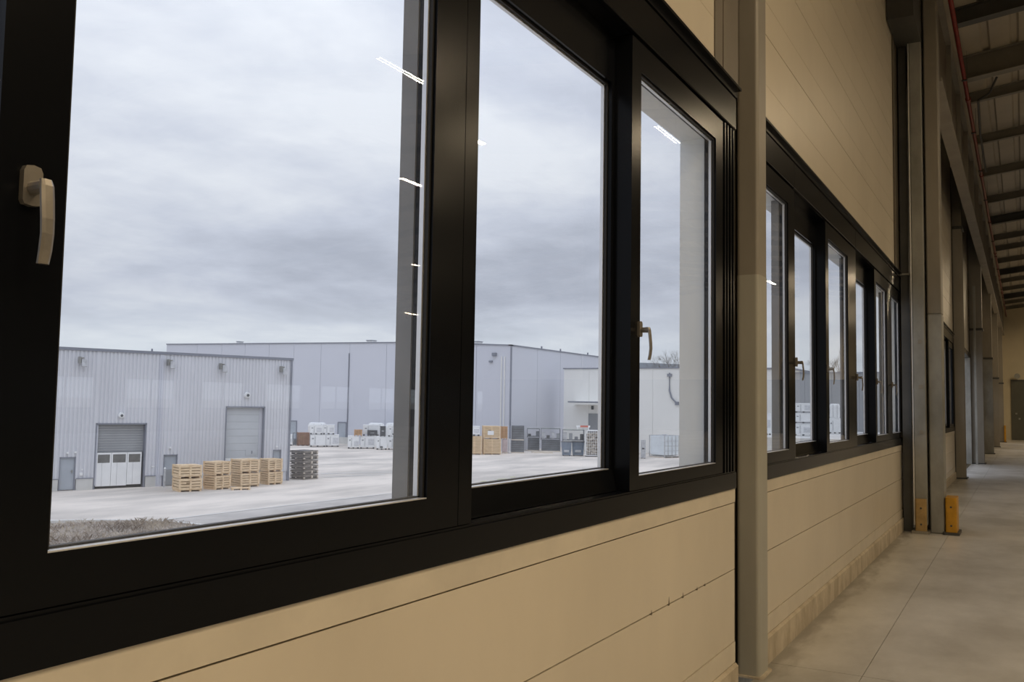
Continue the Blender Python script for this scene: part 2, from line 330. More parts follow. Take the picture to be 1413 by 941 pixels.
# ------------------------------------------------------------------ windows in the left wall
def window(num, x0, x1, sashes, label, detail=True, reveal_end=None, posts=(.06, .23)):
    w = thing('window_%d' % num, label, 'window', (x0, YW, Z_SILL), kind='structure')
    pa, pb = posts
    fr = MB()
    fr.box(x0, x1, YW - .012, YO, Z_SILL, 1.236)                          # sill member
    fr.box(x0, x1, YW - .004, YW + .05, 1.236, 1.243)
    fr.box(x0, x0 + pa, YW - .004, YO - .04, 1.243, 3.41)                   # posts
    fr.box(x1 - pb, x1, YW + .012, YO - .04, 1.243, 3.41)
    for q in (.02, .075, .135, .19):
        if q + .02 < pb: fr.box(x1 - q - .02, x1 - q, YW - .006, YW + .014, 1.243, 3.215)
    fr.box(x0, x1, YW + .010, YO - .03, 3.215, 3.41)                        # head behind its covers
    fr.build('outer_frame', ALU, w, bevel=.0)
    MB().prism([(x0, YW - .045, 3.452), (x0, YW + .1, 3.452), (x0, YW + .1, 3.467), (x0, YW - .045, 3.467)], [(x1, YW - .045, 3.452), (x1, YW + .1, 3.452), (x1, YW + .1, 3.467), (x1, YW - .045, 3.467)]).box(x0, x1, YW - .02, YW + .1, 3.412, 3.452).build('head_flange', ALU, w)
    # exterior lining
    re = reveal_end if reveal_end else x1 - .1
    sf = MB()
    for s in sashes: sf.box(s['xs'] + .02, min(s['xe'], re) if s is sashes[-1] else s['xe'], YW + (.066 if s['t'] == 'F' else .125), YO + .025, 3.10, 3.205)
    sf.build('reveal_soffit', REVEAL, w)
    MB().box(re, re + .07, YW + .075, YO + .025, 1.25, 3.205).build('reveal_jamb', REVEAL, w)
    MB().prism([(x0, YW + .1, 1.262), (x0, YO + .05, 1.245), (x0, YO + .05, 1.236), (x0, YW + .1, 1.236)], [(x1, YW + .1, 1.262), (x1, YO + .05, 1.245), (x1, YO + .05, 1.236), (x1, YW + .1, 1.236)]).build('exterior_sill', ALU_OUT, w)
    joints = sorted({s['xs'] for s in sashes if s.get('module')})
    ed = [x0] + joints + [x1]
    for a, b in zip(ed[:-1], ed[1:]):
        MB().box(a + .003, b - .003, YW - .014, YW + .01, 3.222, 3.408).build('head_cover', ALU, w, bevel=.004)
    for j in joints:
        MB().box(j - .17, j + .06, YW + .062, YW + .115, 1.25, 3.2).build('outer_mullion', ALU_OUT, w)
    for s in sashes:
        front = s['t'] == 'F'
        g0, g1, a, b = s['g0'], s['g1'], s['xs'] + .0025, s['xe'] - .0025
        gb, gt = (s.get('gb', 1.315), s.get('gt', 3.08)) if front else (s.get('gb', 1.335), s.get('gt', 3.0))
        yf = YW if front else YW + .08
        zt, zb = 3.212, 1.245
        m = MB()
        if front:
            m.box(a, g0, yf, yf + .135, zb, zt).box(g1, b, yf, yf + .062, zb, zt)
            m.box(g0, g1, yf, yf + .062, zb, gb).box(g0, g1, yf, yf + .062, gt, zt)
        else:
            m.box(a, g0, YW + .001, yf + .04, zb - .0, zt).box(g1, b + .0025, yf, yf + .04, zb, zt)
            m.box(g0, g1, yf, yf + .04, gt, zt)
            m.prism([(g0, yf + .04, zb), (g0, YW + .056, zb), (g0, YW + .058, zb + .008), (g0, yf - .006, gb), (g0, yf + .04, gb)], [(b, yf + .04, zb), (b, YW + .056, zb), (b, YW + .058, zb + .008), (b, yf - .006, gb), (b, yf + .04, gb)])
        sa = m.build('sash', ALU, w)
        yg = yf + (.022 if front else .03)
        if detail:
            bd = MB(); q = .009
            for (c0, c1, d0, d1) in ((g0, g1, gt - q, gt), (g0, g0 + q, gb + .004, gt - q), (g1 - q, g1, gb + .004, gt - q)):
                bd.box(c0, c1, yg - .012, yg - .001, d0, d1)
            bd.box(g0, g1, yg + .002, yg + .016, gb, gb + .007)
            bd.build('glazing_bead', GASKET, sa)
            sp = MB(); q = .014
            for (c0, c1, d0, d1) in ((g0, g1, gt - q, gt), (g0, g0 + q, gb + .007, gt - q), (g1 - q, g1, gb + .007, gt - q)):
                sp.box(c0, c1, yg + .002, yg + .016, d0, d1)
            sp.box(g0, g1, yf + .001, yg - .001, gb - .001, gb + .003)  # bottom bead, its bright colour stands for sky mirrored on the top face
            sp.build('spacer_and_bead_glint', SPACER_GLINT, sa)
        MB().quad((g0 - .002, yg, gb - .002), (g1 + .002, yg, gb - .002), (g1 + .002, yg, gt + .002), (g0 - .002, yg, gt + .002)).build('glass_pane', PANE, sa)
        if s.get('h'):
            hx, hz = s['h']; yy = YW if (front or s.get('hf')) else yf
            hd = MB()
            ring = [(hx + .017 * c_, .034 * s_) for c_, s_ in ((-1, -.75), (-.8, -.95), (0, -1), (.8, -.95), (1, -.75), (1, .7), (.75, .95), (0, 1.02), (-.75, .95), (-1, .7))]
            hd.prism([(px, yy - .012, hz + pz) for px, pz in ring], [(px, yy, hz + pz) for px, pz in ring])
            hd.tube([(hx, yy - .011, hz - .004), (hx, yy - .046, hz - .004)], [.0115, .0125], 12)
            gp = [(.040, .008), (.046, .007), (.050, -.004), (.053, -.03), (.056, -.06), (.057, -.085), (.054, -.112), (.049, -.134)]   # flat bowed grip: (out, up)
            gw = [.006, .0095, .0115, .0118, .0115, .011, .0108, .0100]
            rings = []
            for (o_, u_), w_ in zip(gp, gw):
                rings.append([(hx + dx * w_, yy - o_ + dy, hz + u_) for dx, dy in ((-1, -.0015), (-.55, -.0045), (.55, -.0045), (1, -.0015), (1, .0035), (.6, .0055), (-.6, .0055), (-1, .0035))])
            for q0, q1 in zip(rings[:-1], rings[1:]): hd.prism(q0, q1, caps=False)
            nq = len(hd.v); hd.v += rings[0] + rings[-1]; hd.f += [tuple(nq + i for i in range(8)), tuple(nq + 15 - i for i in range(8))]
            hd.build('handle', HANDLE, sa, smooth=False)
    return w
window(1, -3.1, 5.235, [
    dict(t='F', xs=-3.04, g0=-2.9, g1=-1.85, xe=-1.72), dict(t='F', xs=-1.72, g0=-1.6, g1=-.65, xe=-.52),
    dict(t='R', xs=-.52, g0=-.42, g1=.84, xe=.87),
    dict(t='F', xs=.87, g0=.996, g1=2.13, xe=2.293, gb=1.336, gt=3.08, h=(.928, 1.952)),
    dict(t='R', xs=2.293, g0=2.368, g1=3.598, xe=3.63, module=1),
    dict(t='F', xs=3.63, g0=3.74, g1=4.872, xe=5.005, gb=1.303, gt=3.08, h=(3.725, 1.935))],
    'large black aluminium window nearest the viewer, with three big panes and bronze handles', reveal_end=4.90)
window(2, 5.815, 13.72, [
    dict(t='F', xs=5.85, g0=5.95, g1=6.646, xe=6.79), dict(t='R', xs=6.79, g0=6.861, g1=8.04, xe=8.07, module=1, h=(6.87, 1.945), hf=1),
    dict(t='F', xs=8.07, g0=8.20, g1=9.215, xe=9.609, h=(8.12, 1.95)), dict(t='R', xs=9.609, g0=9.70, g1=11.0, xe=11.03, module=1, h=(9.70, 1.93), hf=1),
    dict(t='F', xs=11.03, g0=11.158, g1=12.10, xe=12.40, h=(11.13, 1.93)), dict(t='F', xs=12.40, g0=12.55, g1=13.47, xe=13.56, h=(12.52, 1.93))],
    'black aluminium window beyond the slim grey column, row of narrow looking panes', posts=(.06, .15), reveal_end=13.5)
def even(x0, x1, n):
    st = (x1 - x0 - .2) / n; out = []
    for i in range(n):
        a = x0 + .06 + i * st
        out.append(dict(t='R' if i % 2 else 'F', xs=a, g0=a + .1, g1=a + st - .14, xe=a + st, module=(i % 2 == 0 and i > 0)))
    return out
window(3, 14.35, 24.45, even(14.35, 24.45, 7), 'window bay glimpsed between the yellow guarded column and the next column', detail=False)
for n_, (a, b) in enumerate(LATE):
    window(4 + n_, a, b, even(a, b, 4), ('distant window bay after the open gateway, nearest of three', 'distant window bay after the open gateway, middle of three', 'distant window bay close to the ochre end wall')[n_], detail=False)
# gateway in the fourth bay, open to the yard
dr = thing('door_1', 'tall open gateway letting daylight across the floor further along the wall', 'gateway', (25.1, YW, 0), kind='structure')
MB().box(25.1, 32.0, YW - .03, YO, 3.28, 3.42).build('lintel', ALU, dr)
MB().box(25.1, 25.22, YW - .03, YO, 0, 3.28).build('jamb', STEEL_B, dr); MB().box(31.88, 32.0, YW - .03, YO, 0, 3.28).build('jamb', STEEL_B, dr)
MB().box(28.5, 28.58, YW + .03, YW + .10, 0, 3.28).build('post', STEEL_B, dr)

# ------------------------------------------------------------------ columns, guards, beams, pipe
def rbox(x0, x1, y0, y1, z0, z1, r, n=4):
    pts = []
    for cx_, cy_, a0 in ((x1 - r, y1 - r, 0), (x0 + r, y1 - r, 90), (x0 + r, y0 + r, 180), (x1 - r, y0 + r, 270)):
        for i in range(n + 1):
            a = math.radians(a0 + 90 * i / n); pts.append((cx_ + r * math.cos(a), cy_ + r * math.sin(a)))
    return MB().prism([(a, b, z0) for a, b in pts], [(a, b, z1) for a, b in pts])
c1 = thing('steel_column', 'slim grey box column with rounded corners between the two windows', 'column', (5.7, 1.46, 0))
rbox(5.585, 5.80, 1.395, 1.535, 0.0, 2.42, .024).build('lower_shaft', STEEL_L, c1, label='lower shaft, paint slightly lighter')
rbox(5.587, 5.798, 1.397, 1.533, 2.42, 7.75, .022).build('upper_shaft', STEEL, c1)
rbox(5.565, 5.82, 1.375, 1.54, 0.0, .012, .03).build('grout_ring', PLINTH, c1)
c2 = thing('steel_column', 'wide scuffed steel column with yellow guard beyond the second window', 'column', (13.5, 1.1, 0))
MB().box(13.38, 13.72, .925, 1.10, 0, 2.9).build('lower_shaft', STEEL_B, c2, bevel=.012)
MB().box(13.382, 13.718, .927, 1.10, 2.9, 7.75).build('upper_shaft', STEEL, c2, bevel=.012)
MB().box(13.55, 13.57, 1.10, 1.26, 0, 7.75).build('web_plate', STEEL, c2)
MB().box(13.30, 13.50, 1.125, 1.275, .10, 7.6).build('channel_post', STEEL_B, c2, bevel=.008, label='lighter channel post beside the main shaft')
MB().box(13.30, 13.36, 1.277, 1.292, .10, 7.6).build('edge_highlight', SPACER_GLINT, c2, label='bright strip coloured as the highlight on the channel edge')  # added pale strip, its colour stands for the highlight on the channel edge
MB().box(13.20, 13.55, 1.10, 1.31, 0, .035).build('foot_plate', STEEL, c2)
MB().box(13.40, 13.80, 1.315, 1.425, 0, 3.44).build('back_plate', DARKST, c2)
MB().box(13.36, 13.82, 1.30, 1.44, 3.44, 3.462).build('cap_strip', STEEL_B, c2)
MB().box(13.40, 13.80, 1.325, 1.425, 3.462, 7.75).build('upper_plate', DARKST, c2)
for zz in (1.3, 1.9, 2.5): MB().box(13.29, 13.30, 1.17, 1.21, zz, zz + .05).build('bolt_plate', STEEL, c2)
def guard(label, x0, x1, y0, y1, h, m, foot):
    gq = thing('column_guard', label, 'guard', ((x0 + x1) / 2, (y0 + y1) / 2, 0))
    b = rbox(x0, x1, y0, y1, .03, h, .025); b.build('shell', m, gq)
    rbox(x0 - foot, x1 + foot, y0 - foot, y1 + foot, 0, .035, .03).build('foot', DARKST, gq)
    for z in (.12, h - .12): MB().tube([(x0 - .006, (y0 + y1) / 2, z), (x0 + .002, (y0 + y1) / 2, z)], .014, 6).build('bolt', DARKST, gq)
guard('bright yellow steel guard at the foot of the scuffed column', 13.32, 13.74, .78, .915, .48, YELLOW, .03)
guard('faded beige guard on the channel post beside the yellow guard', 13.24, 13.295, 1.13, 1.27, .45, FADED, .004)
def column(label, x0, x1, y0, y1, top, m, extra=None):
    c = thing('steel_column', label, 'column', ((x0 + x1) / 2, (y0 + y1) / 2, 0))
    t = .02
    MB().box(x0, x0 + t, y0, y1, .03, top).box(x1 - t, x1, y0, y1, .03, top).box(x0 + t, x1 - t, (y0 + y1) / 2 - .008, (y0 + y1) / 2 + .008, .03, top).build('shaft', m, c)
    MB().box(x0 - .05, x1 + .05, y0 - .04, y1 + .0, 0, .03).build('base_plate', DARKST, c)
    MB().box(x0, x1, y0, y1, top, 7.8).build('upper_shaft', STEEL, c)
    MB().box(x0 - .03, x1 + .03, y0 - .03, y1, top - .05, top + .02).build('bracket', DARKST, c)
    if extra: MB().box(*extra).build('cable_duct', STEEL_B, c)
column('grey column standing just before the open gateway', 24.6, 25.05, 1.235, 1.44, 6.1, STEEL)
column('grey column after the open gateway with a pale cable duct', 32.05, 32.5, 1.08, 1.43, 4.2, STEEL, (31.6, 31.7, 1.24, 1.30, 0, 5.5))
column('distant grey column with bracket, third after the open gateway', 40.0, 40.4, 1.02, 1.43, 3.7, STEEL_B)
column('distant grey column, fourth after the open gateway', 48.1, 48.5, .98, 1.43, 3.2, STEEL)
column('last grey column before the ochre end wall', 56.3, 56.7, .93, 1.43, 3.2, STEEL)
guard('small yellow guard at the last column before the end wall', 56.2, 56.75, .84, .93, .9, YELLOW, .03)
eb = thing('eaves_beam', 'long grey brown eaves beam running over the columns beyond the second window', 'beam', (13.8, 1.0, 6.2))
MB().box(13.8, XE - .05, .985, 1.0, 6.25, 7.55).build('web', STRIP, eb)
MB().box(13.8, XE - .05, .90, 1.10, 6.2, 6.25).build('lower_flange', STEEL, eb)
MB().box(13.8, XE - .05, .90, 1.10, 7.5, 7.55).build('upper_flange', STEEL, eb)
st0 = MB().box(16.0, 16.03, .91, .985, 6.25, 7.5).build('stiffener', STEEL, eb)
for k in range(1, 18): inst(st0, eb, (2.6 * k, 0, 0))
rb = thing('bracket_beam', 'dark steel bracket at the wall head above the scuffed column', 'beam', (12.2, 1.2, 6.5))
MB().box(12.35, 13.95, 1.12, 1.44, 6.62, 6.66).build('flange', DARKST, rb)
MB().prism([(12.35, 1.438, 6.66), (12.35, 1.12, 6.66), (12.35, 1.12, 7.7), (12.35, 1.438, 7.7)], [(13.375, 1.438, 6.66), (13.375, 1.12, 6.66), (13.375, 1.12, 7.7), (13.375, 1.438, 7.7)]).build('web', DARKST, rb)
pp = thing('sprinkler_pipe', 'red pipe running along the eaves below the purlins', 'pipe', (14, .78, 7.33))
MB().tube([(10, .775, 7.33), (20, .775, 7.33), (32, .775, 7.33), (XE - .1, .775, 7.33)], .034, 10).build('pipe', RED, pp, smooth=True)
cp0 = MB().tube([(18.4, .775, 7.33), (18.56, .775, 7.33)], .047, 10).build('coupling', RED, pp)
for k in range(1, 7): inst(cp0, pp, (6.2 * k, 0, 0))
hg0 = MB().box(17.2, 17.24, .73, .82, 7.28, 7.30).box(17.21, 17.23, .728, .734, 7.28, 7.8).build('hanger', DARKST, pp)
for k in range(1, 12): inst(hg0, pp, (3.4 * k, 0, 0))
el = thing('conduit', 'thin dark bent conduit hanging beside the red pipe', 'conduit', (19, .6, 7.4))
MB().tube([(18.3, .30, 7.62), (18.6, .42, 7.45), (18.75, .62, 7.38), (20.8, .66, 7.30), (24, .66, 7.26)], .022, 6).build('tube', DARKST, el)

# white scuffed board on the wall of the third bay
nb = thing('notice_board', 'scuffed white board with grey marks below the third window bay', 'board', (18.5, YW, .3))
MB().box(17.6, 20.6, YW - .03, YW - .006, .34, .98).build('sheet', PAPER, nb)
MB().box(17.55, 20.65, YW - .04, YW - .005, .30, .34).box(17.55, 20.65, YW - .04, YW - .005, .98, 1.02).box(17.5, 17.6, YW - .04, YW - .005, .30, 1.02).box(20.6, 20.7, YW - .04, YW - .005, .30, 1.02).build('rim', STEEL_B, nb)

# ------------------------------------------------------------------ the hall's strip lights
lamp_mesh = None
for i, (lx, ly) in enumerate(LAMPS):
    L = thing('ceiling_lamp', 'long warm white strip light below the purlins, of a set with unseen ones added for brightness', 'lamp', (lx, ly, LAMP_Z), group='strip lights of the hall')
    if lamp_mesh is None:
        h = MB().prism([(-.7, -.07, .07), (-.7, .07, .07), (-.7, .05, .12), (-.7, -.05, .12)], [(.7, -.07, .07), (.7, .07, .07), (.7, .05, .12), (.7, -.05, .12)])
        lo = h.build('housing', STEEL_B); lamp_mesh = lo.data; lo.parent = L
        rd = MB().box(-.5, -.494, -.003, .003, .13, 2.2).box(.494, .5, -.003, .003, .13, 2.2).build('hanger_rods', DARKST); rod_mesh = rd.data; rd.parent = L
    else:
        for nme, me in (('housing', lamp_mesh), ('hanger_rods', rod_mesh)):
            lo = bpy.data.objects.new(nme, me); C.objects.link(lo); lo.parent = L
    for dy in (-.035, .035):
        ld = bpy.data.lights.new('tube', 'AREA'); ld.shape = 'RECTANGLE'; ld.size = 1.3; ld.size_y = .02; ld.energy = LAMP_POWER / 2; ld.color = LAMP_COLOR
        lo = bpy.data.objects.new('tube', ld); C.objects.link(lo); lo.parent = L; lo.location = (0, dy, .06)

# ------------------------------------------------------------------ outside: materials
ASPH = mat('pale_yard_asphalt', (0.76, 0.69, 0.615), 0.85, 0.0, 0.2, 0.0, 0.13, (0.6, 1.6, 1), 0.0, col2=(0.50, 0.462, 0.418), detail=8.0, ramp=(0.40, 0.60))
ROADM = mat('darker_road_asphalt', (0.53, 0.495, 0.46), 0.9, 0.0, 0.2, 0.0, 0.5, (1, 1, 1), 0.3, 8.0, col2=(0.41, 0.385, 0.36), detail=8.0)
KERB = mat('white_kerb_stone', (0.74, 0.73, 0.70), 0.8, 0.0, 0.2, 0.15, 3.0)
SOIL = mat('dry_soil', (0.40, 0.35, 0.30), 0.95, 0.0, 0.1, 0.45, 3.0)
STRAW = mat('dry_straw_grass', (0.60, 0.52, 0.42), 0.9, 0.0, 0.1, 0.0, 0.9, col2=(0.24, 0.19, 0.15), ramp=(.40, .60))
PAINTL = mat('worn_white_road_paint', (0.72, 0.71, 0.68), 0.8, 0.0, 0.2, 0.2, 1.0)
YGRASS = mat('yellowish_moss', (0.62, 0.62, 0.40), 0.9, 0.0, 0.1, 0.25, 0.8)
FACADE = mat('grey_blue_corrugated_sheet', (0.71, 0.72, 0.76), 0.55, 0.0, 0.3, 0.10, 0.25, (1, 1, 0.25))
FACADE2 = mat('blue_grey_flat_sheet', (0.655, 0.67, 0.73), 0.6, 0.0, 0.3, 0.06, 0.06)
PALE = mat('pale_grey_sheet', (0.90, 0.895, 0.86), 0.6, 0.0, 0.3, 0.08, 0.1)
SHED = mat('mid_grey_sheet', (0.40, 0.41, 0.42), 0.6, 0.0, 0.3, 0.1, 0.1)
TRIMG = mat('dark_grey_trim', (0.27, 0.285, 0.33), 0.6, 0.0, 0.3, 0.15, 0.5)
BLOCK = mat('pale_concrete_block', (0.64, 0.64, 0.62), 0.85, 0.0, 0.2, 0.15, 1.0)
SHUT = mat('grey_shutter', (0.34, 0.355, 0.37), 0.55, 0.0, 0.3, 0.12, 0.8)
SHUT2 = mat('pale_blue_shutter', (0.60, 0.63, 0.66), 0.5, 0.0, 0.3, 0.08, 0.8)
DOORM = mat('grey_steel_door', (0.44, 0.48, 0.53), 0.5, 0.0, 0.3, 0.1, 1.0)
WHITEP = mat('white_plastic', (0.90, 0.91, 0.91), 0.45, 0.0, 0.4, 0.08, 1.5)
LABELP = mat('pale_lettered_panel', (0.74, 0.75, 0.77), 0.6, 0.0, 0.3, 0.0, 7.0, col2=(0.55, 0.56, 0.58))
GREYP = mat('grey_lettered_panel', (0.60, 0.61, 0.63), 0.6, 0.0, 0.3, 0.3, 5.0)
BLK = mat('charcoal_plastic', (0.12, 0.125, 0.13), 0.6, 0.0, 0.3, 0.3, 2.0)
WPANE = mat('dusty_gate_pane', (0.20, 0.20, 0.19), 0.15, 0.0, 0.5, 0.3, 3.0)
WOOD = mat('fresh_pale_timber', (0.88, 0.70, 0.48), 0.8, 0.0, 0.2, 0.0, 2.2, (1, 1, 6), 0.0, col2=(0.68, 0.50, 0.31))
WOOD_C = mat('brown_inner_boards', (0.40, 0.29, 0.18), 0.9, 0.0, 0.1, 0.3, 2.0)
WOOD_B = mat('reddish_brown_timber', (0.42, 0.26, 0.19), 0.8, 0.0, 0.2, 0.3, 2.2, (1, 1, 5))
WOOD_D = mat('dark_weathered_timber', (0.40, 0.365, 0.33), 0.9, 0.0, 0.2, 0.0, 2.5, (1, 1, 4), col2=(0.22, 0.20, 0.18))
WOOD_P = mat('bleached_timber', (0.78, 0.70, 0.60), 0.8, 0.0, 0.2, 0.15, 3.0)
ORANGEW = mat('orange_brown_timber', (0.66, 0.43, 0.26), 0.8, 0.0, 0.2, 0.25, 2.0)
PINK = mat('pinkish_film_wrap', (0.62, 0.53, 0.55), 0.4, 0.0, 0.4, 0.25, 2.0)
STILL = mat('dark_blue_grey_metal', (0.22, 0.235, 0.255), 0.6, 0.1, 0.4, 0.3, 1.5)
BLUEB = mat('blue_grey_bin_steel', (0.25, 0.30, 0.37), 0.6, 0.0, 0.4, 0.25, 1.5)
SCRAP = mat('beige_scrap', (0.66, 0.60, 0.52), 0.9, 0.0, 0.1, 0.0, 5.0, col2=(0.25, 0.22, 0.19), ramp=(.42, .58))
REDP = mat('red_barrier_paint', (0.62, 0.20, 0.15), 0.6)
TANKM = mat('pale_blue_tank_plastic', (0.80, 0.86, 0.90), 0.35, 0.0, 0.4, 0.12, 1.0)
BARK = mat('bare_branch_bark', (0.20, 0.18, 0.165), 0.9, 0.0, 0.1, 0.3, 5.0)
TOPG = mat('greenish_sheet', (0.42, 0.47, 0.40), 0.7, 0.0, 0.3, 0.2, 1.0)

ZG = -3.4
gd = thing('ground', 'pale asphalt goods yard lying below the hall windows', 'yard', (0, 0, ZG), kind='structure')
MB().box(-60, 190, YO + .06, 190, ZG - .4, ZG).build('yard_asphalt', ASPH, gd)
MB().box(-60, 190, YO, YO + .06, ZG - .4, -.06).build('foundation_wall', PLINTH, gd)
rd = MB(); rd.v = [(25.4, 31.1, ZG + .008), (43.6, 30.4, ZG + .008), (60, 29.8, ZG + .008), (60, 21.5, ZG + .008), (26.2, 23, ZG + .008), (26.0, 28.6, ZG + .008)]; rd.f = [(0, 5, 4, 3, 2, 1)]
rd.build('road_strip', ROADM, gd)
ln = MB()
for (xa, ya, xb, yb, w) in ((26, 31.25, 43.6, 30.55, .16), (49.5, 42.6, 56.5, 38.5, .30), (47.5, 40.6, 52.0, 39.0, .22), (62, 52, 70, 48, .25), (55, 50, 60, 47.5, .22)):
    d = Vector((xb - xa, yb - ya)).normalized(); nx, ny = -d.y * w / 2, d.x * w / 2
    ln.quad((xa + nx, ya + ny, ZG + .012), (xb + nx, yb + ny, ZG + .012), (xb - nx, yb - ny, ZG + .012), (xa - nx, ya - ny, ZG + .012))
ln.build('painted_lines', PAINTL, gd)
mo = MB()
for k in range(46):
    x = random.uniform(50, 60); y = 30.2 - (x - 50) * .12 + random.gauss(0, .55); r = random.uniform(.12, .45)
    mo.v += [(x + r * math.cos(t) * random.uniform(.6, 1.5), y + r * .5 * math.sin(t) * random.uniform(.6, 1.3), ZG + .014 + .0003 * k) for t in (6.283 * j / 7 for j in range(7))]; mo.f.append(tuple(range(len(mo.v) - 7, len(mo.v))))
mo.build('moss_patches', YGRASS, gd, kind='stuff')
rdk = thing('raised_yard', 'raised concrete loading platform far beyond the second window', 'platform', (92, 17, ZG), kind='structure')
MB().box(85.0, 118, 4, 25.0, ZG, -1.0).build('platform', BLOCK, rdk)

# dry planting bed with kerb close below the window
kb = thing('kerb', 'low white kerb curving round the dry planting bed', 'kerb', (25, 31, ZG))
kp = [(12.0, 38.6), (18.0, 36.9), (22.0, 35.0), (24.3, 33.2), (25.35, 31.6), (25.95, 30.0), (26.0, 28.6), (25.9, 26.5), (25.7, 23.5)]
for (xa, ya), (xb, yb) in zip(kp[:-1], kp[1:]):
    d = Vector((xb - xa, yb - ya)); L_ = d.length; d.normalize(); nx, ny = -d.y * .09, d.x * .09; g_ = .012
    a0 = (xa + d.x * g_, ya + d.y * g_); b0 = (xb - d.x * g_, yb - d.y * g_)
    r0 = [(a0[0] + nx, a0[1] + ny, ZG), (a0[0] - nx, a0[1] - ny, ZG), (a0[0] - nx, a0[1] - ny, ZG + .11), (a0[0] + nx, a0[1] + ny, ZG + .11)]
    r1 = [(b0[0] + nx, b0[1] + ny, ZG), (b0[0] - nx, b0[1] - ny, ZG), (b0[0] - nx, b0[1] - ny, ZG + .11), (b0[0] + nx, b0[1] + ny, ZG + .11)]
    MB().prism(r0, r1).build('kerb_stone', KERB, kb)
def inbed(x, y):
    """inside the kerb line"""
    for (xa, ya), (xb, yb) in zip(kp[:-1], kp[1:]):
        if (xb - xa) * (y - ya) - (yb - ya) * (x - xa) > -.12 * math.hypot(xb - xa, yb - ya): return False
    return True
def hbed(x, y):
    return ZG + .06 + .22 * max(0, noise.noise((x * .35, y * .35, 1.0)) + .35)
sb = MB(); nx_, ny_ = 40, 40; idx = {}
for i in range(nx_):
    for j in range(ny_):
        x = 12 + 14 * i / (nx_ - 1); y = 20 + 18.5 * j / (ny_ - 1)
        if inbed(x, y): idx[i, j] = len(sb.v); sb.v.append((x, y, hbed(x, y)))
for i in range(nx_ - 1):
    for j in range(ny_ - 1):
        q = [(i, j), (i + 1, j), (i + 1, j + 1), (i, j + 1)]
        if all(c in idx for c in q): sb.f.append(tuple(idx[c] for c in q))
sbo = sb.build('planting_bed', SOIL); tag(sbo, 'bare soil mound of the dry planting bed behind the white kerb', 'soil', kind='stuff')
gr = MB(); cnt = 0
while cnt < 17000:
    x = random.uniform(14, 26); y = random.uniform(21, 38)
    if not inbed(x, y) or not inbed(x + .35, y + .25): continue
    dens = noise.noise((x * .5, y * .5, 4.0))
    if dens < random.uniform(-.9, .35): continue
    cnt += 1; z = hbed(x, y); h = random.uniform(.05, .15) * (1.0 + max(0, dens) * 2.4); a = random.uniform(0, 6.283); w = random.uniform(.006, .014)
    lx, ly = random.gauss(0, .45) * h, random.gauss(0, .45) * h; ca, sa_ = math.cos(a) * w, math.sin(a) * w
    n = len(gr.v); gr.v += [(x - ca, y - sa_, z - .03), (x + ca, y + sa_, z - .03), (x + lx + ca * .4, y + ly + sa_ * .4, z + h * .8), (x + lx * 1.5, y + ly * 1.5, z + h)]
    gr.f += [(n, n + 1, n + 2), (n, n + 2, n + 3)]
me_g = gr.build('dry_grass', STRAW); tag(me_g, 'straw coloured dry grass tufts growing on the planting bed', 'grass', kind='stuff')

# ------------------------------------------------------------------ near warehouse (local x along the facade, y away from us, z from the ground)
UX, UY = .9403, -.3403
nw = thing('corrugated_warehouse', 'grey blue corrugated warehouse with white folding gate and pale roller gate', 'warehouse', (31.12, 45.35, ZG), math.atan2(UY, UX))
def corr(b, s0, s1, z0, z1, y=0.0, pitch=.21, dep=.045):
    s = s0; n0 = len(b.v); P = []
    while s < s1 - 1e-6:
        for ds, dy in ((0, 0), (.10, 0), (.125, dep), (.185, dep)):
            if s + ds < s1: P.append((s + ds, y + dy))
        s += pitch
    P.append((s1, y)); n = len(P)
    b.v += [(a, c, z0) for a, c in P] + [(a, c, z1) for a, c in P]
    b.f += [(n0 + i, n0 + i + 1, n0 + n + i + 1, n0 + n + i) for i in range(n - 1)]
HT = 7.62
wv = MB()
openings = [(.38, 1.22, 1.80), (2.15, 4.92, 3.62), (5.94, 6.77, 1.80), (9.57, 12.13, 4.63), (12.75, 13.33, 1.95)]
edges = [-12.0]
for a, b, h in openings: edges += [a, b]
edges.append(13.85)
for i in range(0, len(edges) - 1, 2):
    segs = [(edges[i], edges[i + 1])]
    if edges[i] < 5.6 < edges[i + 1]: segs = [(edges[i], 5.54), (5.76, edges[i + 1])]
    for a, b in segs: corr(wv, a, b, .60, HT)
for a, b, h in openings: corr(wv, a, b, h, HT)
wv.build('corrugated_wall', FACADE, nw)
bk = MB().box(-12, .36, .06, .3, 0, HT).box(1.24, 2.13, .06, .3, 0, HT).box(4.94, 5.92, .06, .3, 0, HT).box(6.79, 9.55, .06, .3, 0, HT).box(12.15, 12.73, .06, .3, 0, HT).box(13.35, 13.83, .06, .3, 0, HT)
for a, b, h in openings: bk.box(a - .02, b + .02, .06, .3, h, HT)
bk.build('inner_wall', FACADE2, nw)
MB().box(13.80, 13.86, .02, 26, 0, HT).build('side_wall', FACADE2, nw)
MB().box(-12, 13.8, .3, 26, HT - .3, HT - .2).build('roof', TRIMG, nw)
MB().box(-12.05, 13.95, -.06, .34, HT - .04, HT + .11).box(13.78, 13.95, .34, 26, HT - .04, HT + .11).build('roof_edge', TRIMG, nw)
MB().box(13.76, 13.90, -.04, .04, 0, HT).build('corner_trim', TRIMG, nw)
MB().box(5.52, 5.78, -.02, .05, 0, HT - .05).build('movement_joint', FACADE2, nw)
MB().tube([(5.66, -.06, .1), (5.66, -.06, HT - .3)], .045, 6).build('downpipe', FACADE2, nw)
for a, b in ((-12, -6.2), (-6.18, -.52), (-.5, .34), (1.26, 2.12), (4.95, 5.52), (6.8, 8.2), (8.22, 9.54)):
    MB().box(a, b, -.05, .05, 0, .60).build('plinth_block', BLOCK, nw)
